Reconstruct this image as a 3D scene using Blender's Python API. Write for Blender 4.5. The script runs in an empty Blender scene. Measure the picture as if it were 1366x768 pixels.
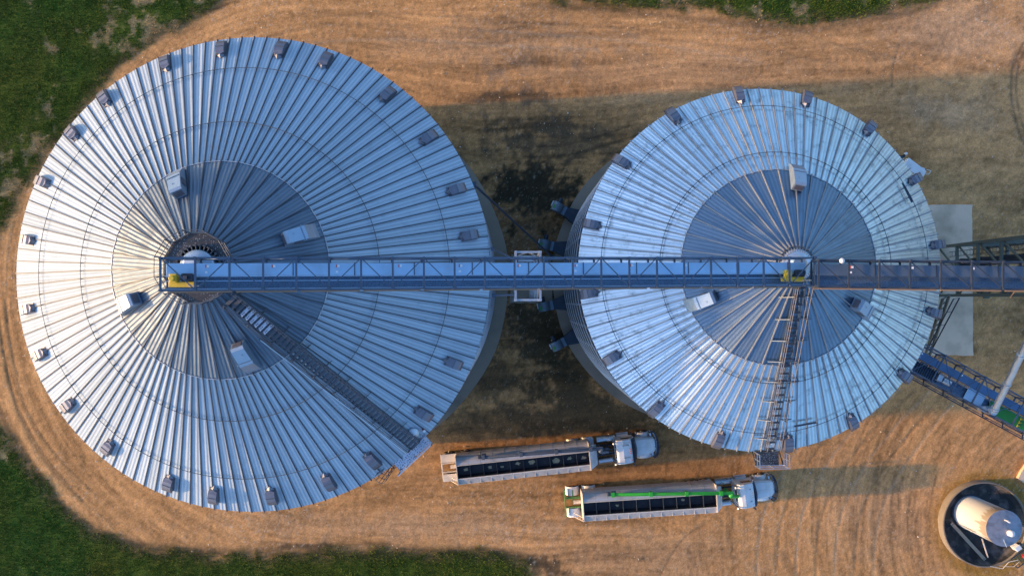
import bpy, math, random
import numpy as np
from mathutils import Vector, Matrix

random.seed(4)
R_ = math.radians
scene = bpy.context.scene
COL = scene.collection

# ------------------------------------------------------------ camera, sky, sun
H = 71.0            # camera height
F = 1010.0          # focal length in photo pixels
TILT = math.atan(16 / F)
cam_d = bpy.data.cameras.new('camera')
cam_d.sensor_width = 36
cam_d.lens = 36 * F / 1366
cam_d.clip_end = 6000
cam_d.clip_start = 0.5
cam = bpy.data.objects.new('camera', cam_d)
COL.objects.link(cam)
cam.location = (0, 0, H)
cam.rotation_euler = (TILT, 0, 0)
scene.camera = cam

SUN_EL, SUN_AZ = 9.8, 183.5      # degrees; azimuth counted from +X, counter-clockwise
w = bpy.data.worlds.new('World')
scene.world = w
w.use_nodes = True
nt = w.node_tree
sky = nt.nodes.new('ShaderNodeTexSky')
sky.sky_type = 'NISHITA'
sky.sun_disc = False
sky.sun_elevation = R_(SUN_EL)
sky.sun_rotation = R_(90 - SUN_AZ)
sky.altitude = 300
sky.air_density = 0.95
sky.dust_density = 2.5
sky.ozone_density = 3.5
bg = nt.nodes['Background']
nt.links.new(sky.outputs[0], bg.inputs[0])
bg.inputs[1].default_value = 0.15
sun_d = bpy.data.lights.new('sun', 'SUN')
sun_d.energy = 2.0
sun_d.angle = R_(1.2)
sun_d.color = (1.0, 0.59, 0.25)
sun = bpy.data.objects.new('sun', sun_d)
COL.objects.link(sun)
sd = Vector((math.cos(R_(SUN_AZ)) * math.cos(R_(SUN_EL)), math.sin(R_(SUN_AZ)) * math.cos(R_(SUN_EL)), math.sin(R_(SUN_EL))))
sun.rotation_euler = sd.to_track_quat('Z', 'Y').to_euler()
sun.location = sd * 200
scene.view_settings.view_transform = 'Standard'
scene.view_settings.look = 'None'
scene.view_settings.gamma = 1
scene.view_settings.use_curve_mapping = False
scene.view_settings.exposure = 1.9

# ------------------------------------------------------------ helpers
def P(px, py, z):
    """point at height z seen at photo pixel (px, py)"""
    d = Vector(((px - 683) / F, -(py - 384) / F, -1))
    d = Matrix.Rotation(TILT, 3, 'X') @ d
    s = (z - H) / d.z
    return Vector((d.x * s, d.y * s, z))

def Parr(px, py, z):
    v = P(px, py, z)
    return np.array([v.x, v.y])

def tag(o, label=None, cat=None, group=None, kind=None):
    if label: o['label'] = label
    if cat: o['category'] = cat
    if group: o['group'] = group
    if kind: o['kind'] = kind
    return o

def empty(name, loc=(0, 0, 0), rz=0.0, label=None, cat=None, group=None):
    o = bpy.data.objects.new(name, None)
    o.empty_display_size = 0.5
    COL.objects.link(o)
    o.location = loc
    o.rotation_euler = (0, 0, rz)
    return tag(o, label, cat, group)

class MB:
    def __init__(self):
        self.v, self.f, self.m, self.s = [], [], [], []
        self.mi = 0
        self.M = None
    def add(self, verts, faces, smooth=False):
        b = len(self.v)
        if self.M is not None:
            verts = [tuple(self.M @ Vector(p)) for p in verts]
        self.v += [tuple(p) for p in verts]
        for f in faces:
            self.f.append([b + i for i in f]); self.m.append(self.mi); self.s.append(smooth)
        return self
    def box(self, c, s, rz=0.0, M=None):
        x, y, z = s[0] / 2, s[1] / 2, s[2] / 2
        vs = [Vector((sx * x, sy * y, sz * z)) for sz in (-1, 1) for sx, sy in ((-1, -1), (1, -1), (1, 1), (-1, 1))]
        rot = M if M is not None else Matrix.Rotation(rz, 3, 'Z')
        vs = [rot @ v + Vector(c) for v in vs]
        return self.add(vs, [(3, 2, 1, 0), (4, 5, 6, 7), (0, 1, 5, 4), (1, 2, 6, 5), (2, 3, 7, 6), (3, 0, 4, 7)])
    def bar(self, p, q, wd, hd=None, up=(0, 0, 1)):
        p, q = Vector(p), Vector(q)
        hd = hd or wd
        d = (q - p)
        L = d.length
        if L < 1e-6: return self
        d /= L
        u = Vector(up)
        if abs(d.dot(u)) > .98: u = Vector((1, 0, 0))
        s = d.cross(u).normalized(); u = s.cross(d).normalized()
        vs = []
        for e in (p, q):
            for a, b in ((-1, -1), (1, -1), (1, 1), (-1, 1)):
                vs.append(e + s * (a * wd / 2) + u * (b * hd / 2))
        return self.add(vs, [(0, 1, 2, 3), (7, 6, 5, 4), (0, 4, 5, 1), (1, 5, 6, 2), (2, 6, 7, 3), (3, 7, 4, 0)])
    def tube(self, p, q, r, n=8, r2=None, cap=True):
        p, q = Vector(p), Vector(q)
        r2 = r if r2 is None else r2
        d = (q - p).normalized()
        u = Vector((0, 0, 1)) if abs(d.z) < .95 else Vector((1, 0, 0))
        s = d.cross(u).normalized(); u = s.cross(d)
        vs = []
        for e, rr in ((p, r), (q, r2)):
            for i in range(n):
                a = 2 * math.pi * i / n
                vs.append(e + s * (math.cos(a) * rr) + u * (math.sin(a) * rr))
        self.add(vs, [(i, (i + 1) % n, n + (i + 1) % n, n + i)[::-1] for i in range(n)], smooth=True)
        if cap:
            self.add(vs[:n], [tuple(range(n))]); self.add(vs[n:], [tuple(range(n))[::-1]])
        return self
    def path(self, pts, r, n=6, closed=False):
        k = len(pts)
        for i in range(k if closed else k - 1):
            self.tube(pts[i], pts[(i + 1) % k], r, n, cap=False)
        return self
    def revolve(self, prof, n=48, c=(0, 0, 0), smooth=True, a0=0, a1=2 * math.pi):
        full = abs(a1 - a0 - 2 * math.pi) < 1e-6
        m = n if full else n + 1
        vs = []
        for i in range(m):
            a = a0 + (a1 - a0) * i / n
            for r, z in prof:
                vs.append((c[0] + r * math.cos(a), c[1] + r * math.sin(a), c[2] + z))
        k = len(prof)
        fs = []
        for i in range(n):
            j = (i + 1) % m
            for t in range(k - 1):
                fs.append((i * k + t, j * k + t, j * k + t + 1, i * k + t + 1))
        return self.add(vs, fs, smooth)
    def prism(self, pts, z0, z1):
        n = len(pts)
        vs = [(x, y, z0) for x, y in pts] + [(x, y, z1) for x, y in pts]
        return self.add(vs, [tuple(range(n))[::-1], tuple(range(n, 2 * n))] + [(i, (i + 1) % n, n + (i + 1) % n, n + i) for i in range(n)])
    def sweep(self, prof, y0, y1, axis='y', smooth=False):
        """closed profile in (x,z) extruded along y, or in (y,z) extruded along x"""
        n = len(prof)
        if axis == 'y':
            vs = [(a, y0, b) for a, b in prof] + [(a, y1, b) for a, b in prof]
        else:
            vs = [(y0, a, b) for a, b in prof] + [(y1, a, b) for a, b in prof]
        self.add(vs, [(i, (i + 1) % n, n + (i + 1) % n, n + i) for i in range(n)], smooth)
        self.add(vs, [tuple(range(n))[::-1], tuple(range(n, 2 * n))])
        return self
    def build(self, name, mats, parent=None, loc=(0, 0, 0), rot=None, bevel=0, fixn=False):
        me = bpy.data.meshes.new(name)
        me.from_pydata(self.v, [], self.f)
        if not isinstance(mats, (list, tuple)): mats = [mats]
        for m in mats: me.materials.append(m)
        me.polygons.foreach_set('material_index', self.m)
        me.polygons.foreach_set('use_smooth', self.s)
        if fixn or bevel:
            import bmesh
            bm = bmesh.new(); bm.from_mesh(me)
            bmesh.ops.remove_doubles(bm, verts=bm.verts, dist=1e-4)
            bmesh.ops.recalc_face_normals(bm, faces=bm.faces)
            bm.to_mesh(me); bm.free()
        me.update()
        o = bpy.data.objects.new(name, me)
        COL.objects.link(o)
        o.location = loc
        if rot is not None: o.rotation_euler = rot
        if parent is not None: o.parent = parent
        if bevel:
            md = o.modifiers.new('bevel', 'BEVEL'); md.width = bevel; md.segments = 2
            md.limit_method = 'ANGLE'; md.angle_limit = R_(35)
        return o

def copy_part(src, parent, M):
    c = src.copy(); COL.objects.link(c); c.parent = parent; c.matrix_local = M
    return c

# ------------------------------------------------------------ materials
def nodes_of(name):
    m = bpy.data.materials.new(name); m.use_nodes = True
    t = m.node_tree
    return m, t, t.nodes['Principled BSDF']

def N(t, typ, **kw):
    n = t.nodes.new(typ)
    for k, v in kw.items(): setattr(n, k, v)
    return n

def L(t, a, b): t.links.new(a, b)

def mth(t, op, a, b=None, c=None):
    n = N(t, 'ShaderNodeMath', operation=op)
    for i, x in enumerate((a, b, c)):
        if x is None: continue
        if isinstance(x, (int, float)): n.inputs[i].default_value = x
        else: L(t, x, n.inputs[i])
    return n.outputs[0]

def mixc(t, fac, a, b, mode='MIX'):
    n = N(t, 'ShaderNodeMix', data_type='RGBA', blend_type=mode)
    for s, x in ((n.inputs[0], fac), (n.inputs[6], a), (n.inputs[7], b)):
        if isinstance(x, (int, float)): s.default_value = x
        elif isinstance(x, tuple): s.default_value = (x[0], x[1], x[2], 1)
        else: L(t, x, s)
    return n.outputs[2]

def simple(name, col, rough=.6, metal=0., var=.25, scale=3., dirt=None, dirt_amt=.35, bump=.0):
    """paint / metal / concrete with uneven tone, dirt and uneven gloss"""
    m, t, b = nodes_of(name)
    tc = N(t, 'ShaderNodeTexCoord')
    n1 = N(t, 'ShaderNodeTexNoise'); n1.inputs['Scale'].default_value = scale; n1.inputs['Detail'].default_value = 6
    n1.inputs['Roughness'].default_value = .65
    L(t, tc.outputs['Object'], n1.inputs['Vector'])
    k = mth(t, 'MULTIPLY_ADD', n1.outputs[0], 2 * var, 1 - var)
    c = mixc(t, 1.0, (col[0], col[1], col[2]), (1, 1, 1), 'MIX')
    vm = N(t, 'ShaderNodeVectorMath', operation='SCALE'); vm.inputs[0].default_value = col[:3]; L(t, k, vm.inputs['Scale'])
    out = vm.outputs[0]
    if dirt:
        n2 = N(t, 'ShaderNodeTexNoise'); n2.inputs['Scale'].default_value = scale * .6; n2.inputs['Detail'].default_value = 8
        L(t, tc.outputs['Object'], n2.inputs['Vector'])
        mr = N(t, 'ShaderNodeMapRange'); mr.inputs[1].default_value = .48; mr.inputs[2].default_value = .72
        mr.inputs[4].default_value = dirt_amt
        L(t, n2.outputs[0], mr.inputs[0])
        out = mixc(t, mr.outputs[0], out, dirt)
    t.nodes.remove(c.node)
    L(t, out, b.inputs['Base Color'])
    b.inputs['Metallic'].default_value = metal
    L(t, mth(t, 'MULTIPLY_ADD', n1.outputs[0], .3, rough - .15), b.inputs['Roughness'])
    if bump:
        bp = N(t, 'ShaderNodeBump'); bp.inputs['Strength'].default_value = bump; bp.inputs['Distance'].default_value = .03
        n3 = N(t, 'ShaderNodeTexNoise'); n3.inputs['Scale'].default_value = scale * 6
        L(t, tc.outputs['Object'], n3.inputs['Vector']); L(t, n3.outputs[0], bp.inputs['Height'])
        L(t, bp.outputs[0], b.inputs['Normal'])
    return m

def roof_mat(name, col, rough, npan, pitch, oil, streak, corr=1.0, stain=.3, met=.5, spec=.5):
    """galvanised roof sheet: corrugations parallel to each panel, oil-canning, run-off streaks"""
    m, t, b = nodes_of(name)
    tc = N(t, 'ShaderNodeTexCoord')
    sp = N(t, 'ShaderNodeSeparateXYZ'); L(t, tc.outputs['Object'], sp.inputs[0])
    x, y = sp.outputs[0], sp.outputs[1]
    a = mth(t, 'MULTIPLY', mth(t, 'ARCTAN2', y, x), npan / (2 * math.pi))
    a = mth(t, 'ADD', a, 500.0)
    r = mth(t, 'SQRT', mth(t, 'ADD', mth(t, 'MULTIPLY', x, x), mth(t, 'MULTIPLY', y, y)))
    idx = mth(t, 'FLOOR', a)
    u = mth(t, 'MULTIPLY', mth(t, 'MULTIPLY', mth(t, 'SUBTRACT', mth(t, 'FRACT', a), .5), r), 2 * math.pi / npan)
    wave = mth(t, 'SINE', mth(t, 'MULTIPLY', u, 2 * math.pi / pitch))
    # per-panel value
    wn = N(t, 'ShaderNodeTexWhiteNoise', noise_dimensions='1D'); L(t, idx, wn.inputs['W'])
    # streak noise
    cv = N(t, 'ShaderNodeCombineXYZ')
    L(t, mth(t, 'MULTIPLY', u, 9.0), cv.inputs[0]); L(t, mth(t, 'MULTIPLY', r, .55), cv.inputs[1]); L(t, mth(t, 'MULTIPLY', idx, 3.7), cv.inputs[2])
    ns = N(t, 'ShaderNodeTexNoise'); ns.inputs['Scale'].default_value = 1.0; ns.inputs['Detail'].default_value = 5; L(t, cv.outputs[0], ns.inputs['Vector'])
    # blotches
    nb = N(t, 'ShaderNodeTexNoise'); nb.inputs['Scale'].default_value = 1.3; nb.inputs['Detail'].default_value = 9; nb.inputs['Roughness'].default_value = .72
    L(t, tc.outputs['Object'], nb.inputs['Vector'])
    blot = N(t, 'ShaderNodeMapRange'); blot.inputs[1].default_value = .54; blot.inputs[2].default_value = .70; L(t, nb.outputs[0], blot.inputs[0])
    k = mth(t, 'MULTIPLY_ADD', wn.outputs[0], .18, .91)
    k = mth(t, 'MULTIPLY', k, mth(t, 'MULTIPLY_ADD', ns.outputs[0], streak, 1 - streak * .5))
    k = mth(t, 'MULTIPLY', k, mth(t, 'MULTIPLY_ADD', blot.outputs[0], -stain, 1.0))
    k = mth(t, 'MULTIPLY', k, mth(t, 'MULTIPLY_ADD', wave, .13, .93))  # paints light and shade of the corrugation ridges into the colour
    vm = N(t, 'ShaderNodeVectorMath', operation='SCALE'); vm.inputs[0].default_value = col; L(t, k, vm.inputs['Scale'])
    L(t, vm.outputs[0], b.inputs['Base Color'])
    b.inputs['Metallic'].default_value = met; b.inputs['Specular IOR Level'].default_value = spec
    rr = mth(t, 'MULTIPLY_ADD', nb.outputs[0], .25, rough - .12)
    rr = mth(t, 'MULTIPLY_ADD', wn.outputs[0], .06, rr)
    L(t, rr, b.inputs['Roughness'])
    b.inputs['Anisotropic'].default_value = .75 if met > .5 else .2
    tg = N(t, 'ShaderNodeTangent', direction_type='RADIAL', axis='Z'); L(t, tg.outputs[0], b.inputs['Tangent'])
    # oil canning: long waves across each sheet
    cv2 = N(t, 'ShaderNodeCombineXYZ')
    L(t, mth(t, 'MULTIPLY', u, .7), cv2.inputs[0]); L(t, mth(t, 'MULTIPLY', r, .75), cv2.inputs[1]); L(t, mth(t, 'MULTIPLY', idx, .12), cv2.inputs[2])
    no = N(t, 'ShaderNodeTexNoise'); no.inputs['Scale'].default_value = 1.0; no.inputs['Detail'].default_value = 2; L(t, cv2.outputs[0], no.inputs['Vector'])
    h = mth(t, 'MULTIPLY', wave, .004 * corr)
    h = mth(t, 'ADD', h, mth(t, 'MULTIPLY', no.outputs[0], oil))
    h = mth(t, 'ADD', h, mth(t, 'MULTIPLY', nb.outputs[0], .006))
    bp = N(t, 'ShaderNodeBump'); bp.inputs['Strength'].default_value = 1.0; bp.inputs['Distance'].default_value = 1.0
    L(t, h, bp.inputs['Height']); L(t, bp.outputs[0], b.inputs['Normal'])
    return m

def perf_mat(name, col, hole, scale, metal=.7, rough=.5):
    """perforated safety-grip plate"""
    m, t, b = nodes_of(name)
    tc = N(t, 'ShaderNodeTexCoord')
    v = N(t, 'ShaderNodeTexVoronoi'); v.inputs['Scale'].default_value = scale; v.inputs['Randomness'].default_value = .55
    L(t, tc.outputs['Object'], v.inputs['Vector'])
    mr = N(t, 'ShaderNodeMapRange'); mr.inputs[1].default_value = .22; mr.inputs[2].default_value = .3
    L(t, v.outputs['Distance'], mr.inputs[0])
    n1 = N(t, 'ShaderNodeTexNoise'); n1.inputs['Scale'].default_value = 2.
    c = mixc(t, n1.outputs[0], tuple(x * .7 for x in col), tuple(min(1, x * 1.25) for x in col))
    L(t, mixc(t, mr.outputs[0], hole, c), b.inputs['Base Color'])
    b.inputs['Metallic'].default_value = metal; b.inputs['Roughness'].default_value = rough
    return m

M = {}
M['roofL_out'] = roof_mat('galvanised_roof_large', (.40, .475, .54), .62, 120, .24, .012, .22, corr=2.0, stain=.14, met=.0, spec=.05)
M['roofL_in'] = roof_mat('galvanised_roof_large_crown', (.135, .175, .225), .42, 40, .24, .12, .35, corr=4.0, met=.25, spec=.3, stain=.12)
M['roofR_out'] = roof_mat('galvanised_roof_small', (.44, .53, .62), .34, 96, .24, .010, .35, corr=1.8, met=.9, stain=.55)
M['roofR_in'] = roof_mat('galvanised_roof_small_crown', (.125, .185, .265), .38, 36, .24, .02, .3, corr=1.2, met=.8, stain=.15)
M['rib'] = simple('roof_seam_steel', (.06, .068, .085), .6, .2, .2, 2)  # very dark colour paints in the shaded sides of the ribs
M['ribR'] = simple('roof_seam_steel_small', (.24, .25, .27), .6, .2, .2, 2)  # paler seam copy, sun on the ribs put into the colour
M['galv'] = simple('galvanised_steel', (.55, .58, .62), .45, .9, .2, 2.5, (.3, .29, .28), .3)
M['galv_lid'] = simple('galvanised_lid', (.40, .60, .80), .42, .4, .16, 1.2, (.28, .3, .33), .35)
M['galv_dark'] = simple('weathered_steel', (.10, .115, .14), .6, .5, .25, 3, (.09, .08, .07), .3)
M['truss'] = simple('truss_steel', (.10, .13, .18), .5, .6, .2, 2.5, (.16, .13, .1), .3)
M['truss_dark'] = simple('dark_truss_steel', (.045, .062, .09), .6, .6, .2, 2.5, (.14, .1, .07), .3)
M['green_steel'] = simple('dull_green_steel', (.13, .145, .12), .65, .4, .2, 2.5, (.15, .11, .07), .4)
M['rust'] = simple('rusty_flange', (.36, .22, .13), .7, .3, .25, 3)  # brown colour stands in for low sun on plain steel flanges and wires
M['hatch'] = simple('housing_sheet', (.30, .38, .47), .45, .6, .15, 2)
M['rust_pale'] = simple('weathered_rail', (.22, .19, .17), .6, .4, .2, 3)
M['vent'] = simple('weathered_vent_sheet', (.19, .19, .225), .5, .75, .2, 3, (.2, .16, .15), .3)
M['wall'] = simple('bin_wall_steel', (.17, .18, .20), .5, .8, .25, 1.5, (.15, .14, .13), .4)
M['perf_dark'] = perf_mat('dark_grip_plate', (.06, .063, .07), (.26, .28, .32), 9.)
M['perf_lite'] = perf_mat('light_grip_plate', (.55, .60, .70), (.08, .08, .1), 7.)
M['grate'] = perf_mat('walkway_grating', (.12, .19, .28), (.05, .06, .08), 12.)
M['dark'] = simple('black_rubber_liner', (.018, .018, .022), .45, 0, .4, 2.0, (.09, .085, .085), .35)
M['rubber'] = simple('tyre_rubber', (.022, .022, .024), .8, 0, .3, 4, (.12, .09, .06), .5)
M['yellow'] = simple('yellow_paint', (.62, .42, .035), .5, 0, .18, 4, (.2, .13, .05), .3)
M['green'] = simple('green_paint', (.03, .36, .03), .42, 0, .18, 3, (.1, .12, .04), .3)
M['green_deck'] = simple('green_deck_paint', (.02, .22, .03), .6, 0, .3, 3, (.05, .06, .03), .4)
M['white'] = simple('white_paint', (.66, .66, .67), .4, 0, .12, 1.8, (.38, .32, .26), .45)
M['cream'] = simple('dusty_cream_paint', (.62, .54, .45), .55, 0, .15, 2.5, (.35, .26, .18), .45)
M['trailer'] = simple('trailer_aluminium', (.50, .49, .50), .5, .3, .12, 1.8, (.30, .25, .2), .5)
M['slat'] = simple('slatted_rail_aluminium', (.58, .54, .50), .5, .2, .15, 4, (.35, .28, .22), .4)
M['glass'] = simple('dark_glass', (.012, .014, .02), .2, 0, .2, 2)
M['chrome'] = simple('polished_metal', (.6, .62, .65), .3, 1, .12, 3)
M['concrete'] = simple('pad_concrete', (.30, .24, .18), .85, 0, .22, .5, (.12, .10, .075), .55, .3)
M['slab'] = simple('slab_concrete', (.72, .52, .36), .85, 0, .14, .6, (.26, .18, .11), .7, .3)
M['wallconc'] = simple('containment_concrete', (.19, .16, .13), .8, 0, .15, 1.5, (.16, .12, .08), .4)
M['wood'] = simple('weathered_timber', (.22, .19, .15), .8, 0, .25, 3)
M['orange'] = simple('orange_lamp', (.7, .16, .04), .4)
M['red'] = simple('red_paint', (.45, .03, .03), .5)
M['grain'] = simple('grain_residue', (.62, .47, .28), .9, 0, .3, 6)
M['decal_w'] = simple('white_decal', (.8, .8, .8), .5, 0, .03)
M['decal_r'] = simple('red_decal', (.6, .12, .08), .5, 0, .03)
M['tarp'] = simple('hopper_interior', (.016, .016, .024), .6, 0, .5, 3, (.10, .085, .08), .3)
M['stone'] = simple('pebble_stone', (.55, .50, .44), .9, 0, .3, 1.0)

# tank shell: white with rusty run-down from the rim
def tank_mat():
    m, t, b = nodes_of('tank_shell_white')
    tc = N(t, 'ShaderNodeTexCoord')
    sp = N(t, 'ShaderNodeSeparateXYZ'); L(t, tc.outputs['Object'], sp.inputs[0])
    ang = mth(t, 'ARCTAN2', sp.outputs[1], sp.outputs[0])
    nz = N(t, 'ShaderNodeTexNoise', noise_dimensions='1D'); nz.inputs['Scale'].default_value = 4.5; nz.inputs['Detail'].default_value = 4
    L(t, ang, nz.inputs['W'])
    lim = mth(t, 'MULTIPLY_ADD', nz.outputs[0], -3.2, 5.6)
    d = mth(t, 'SUBTRACT', sp.outputs[2], lim)
    mr = N(t, 'ShaderNodeMapRange'); mr.inputs[1].default_value = -.05; mr.inputs[2].default_value = .12; mr.inputs[4].default_value = .8
    L(t, d, mr.inputs[0])
    n2 = N(t, 'ShaderNodeTexNoise'); n2.inputs['Scale'].default_value = 1.2; n2.inputs['Detail'].default_value = 6
    base = mixc(t, n2.outputs[0], (.52, .53, .54), (.62, .63, .65))
    L(t, mixc(t, mr.outputs[0], base, (.34, .27, .21)), b.inputs['Base Color'])
    b.inputs['Roughness'].default_value = .55
    return m
M['tank'] = tank_mat()

# ------------------------------------------------------------ numpy noise
rng = np.random.RandomState(11)
def vnoise(x, y, seed=0):
    rs = np.random.RandomState(seed)
    T = rs.rand(256, 256)
    xi = np.floor(x).astype(int); yi = np.floor(y).astype(int)
    fx = x - xi; fy = y - yi
    fx = fx * fx * (3 - 2 * fx); fy = fy * fy * (3 - 2 * fy)
    a = T[xi & 255, yi & 255]; b = T[(xi + 1) & 255, yi & 255]
    c = T[xi & 255, (yi + 1) & 255]; d = T[(xi + 1) & 255, (yi + 1) & 255]
    return (a * (1 - fx) + b * fx) * (1 - fy) + (c * (1 - fx) + d * fx) * fy
def fbm(x, y, seed=0, octv=4, gain=.55):
    s = 0; a = 1; tot = 0
    for k in range(octv):
        s = s + a * vnoise(x * 2 ** k + 17.3 * k, y * 2 ** k + 5.1 * k, seed + k); tot += a; a *= gain
    return s / tot

def px2w(poly):
    return np.array([Parr(a, b, 0) for a, b in poly])

def inside(x, y, poly):
    c = np.zeros(x.shape, bool)
    n = len(poly)
    for i in range(n):
        x1, y1 = poly[i]; x2, y2 = poly[(i + 1) % n]
        cond = ((y1 > y) != (y2 > y)) & (x < (x2 - x1) * (y - y1) / (y2 - y1 + 1e-12) + x1)
        c ^= cond
    return c
def dist_poly(x, y, poly, closed=False):
    d = np.full(x.shape, 1e9)
    n = len(poly)
    for i in range(n if closed else n - 1):
        x1, y1 = poly[i]; x2, y2 = poly[(i + 1) % n]
        dx, dy = x2 - x1, y2 - y1
        t = np.clip(((x - x1) * dx + (y - y1) * dy) / (dx * dx + dy * dy + 1e-12), 0, 1)
        d = np.minimum(d, np.hypot(x - x1 - t * dx, y - y1 - t * dy))
    return d
def smooth_poly(pts, n=10):
    pts = [np.array(p, float) for p in pts]
    out = []
    for i in range(len(pts) - 1):
        p0 = pts[max(i - 1, 0)]; p1 = pts[i]; p2 = pts[i + 1]; p3 = pts[min(i + 2, len(pts) - 1)]
        for k in range(n):
            t = k / n
            out.append(.5 * ((2 * p1) + (-p0 + p2) * t + (2 * p0 - 5 * p1 + 4 * p2 - p3) * t * t + (-p0 + 3 * p1 - 3 * p2 + p3) * t ** 3))
    out.append(pts[-1])
    return [tuple(p) for p in out]

GRASS = [
    smooth_poly([(306, -12), (262, 20), (215, 50), (165, 84), (128, 122), (85, 176), (50, 222), (20, 268), (0, 306), (-60, 380)]) + [(-400, 380), (-400, -400), (306, -400)],
    smooth_poly([(-60, 500), (-15, 552), (30, 612), (62, 655), (100, 693), (160, 724), (220, 737), (330, 741), (470, 737), (560, 738), (625, 738), (672, 742), (705, 756), (722, 790)]) + [(722, 1200), (-400, 1200), (-400, 500)],
    smooth_poly([(640, -30), (720, -2), (800, 2), (862, 9), (930, 12), (1000, 24), (1060, 30), (1110, 26), (1180, 15), (1250, -2), (1330, -30)]) + [(1330, -400), (640, -400)],
]
GRASS_W = [px2w(g) for g in GRASS]
def grass_sd(x, y):
    """signed distance-like: positive inside the grass"""
    s = np.full(x.shape, -1e9)
    for g in GRASS_W:
        d = dist_poly(x, y, g, True)
        s = np.maximum(s, np.where(inside(x, y, g), d, -d))
    return s
def dry_amount(x, y):
    n = fbm(x * .55 + 3, y * .55 + 9, 31, 5, .65)
    w_ = np.full(x.shape, .0)
    for (a, b, r, k) in ((240, 10, 50, .05), (190, 28, 50, .05), (110, 90, 50, .04), (50, 190, 60, .04), (900, 5, 220, .05), (1100, 5, 90, .07), (30, 60, 60, -.12), (60, 700, 120, -.06), (350, 755, 300, -.16), (10, 560, 60, .05)):
        c = Parr(a, b, 0); w_ += k * np.exp(-((x - c[0]) ** 2 + (y - c[1]) ** 2) / (2 * (r / 14.2) ** 2))
    return n + w_

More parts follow.
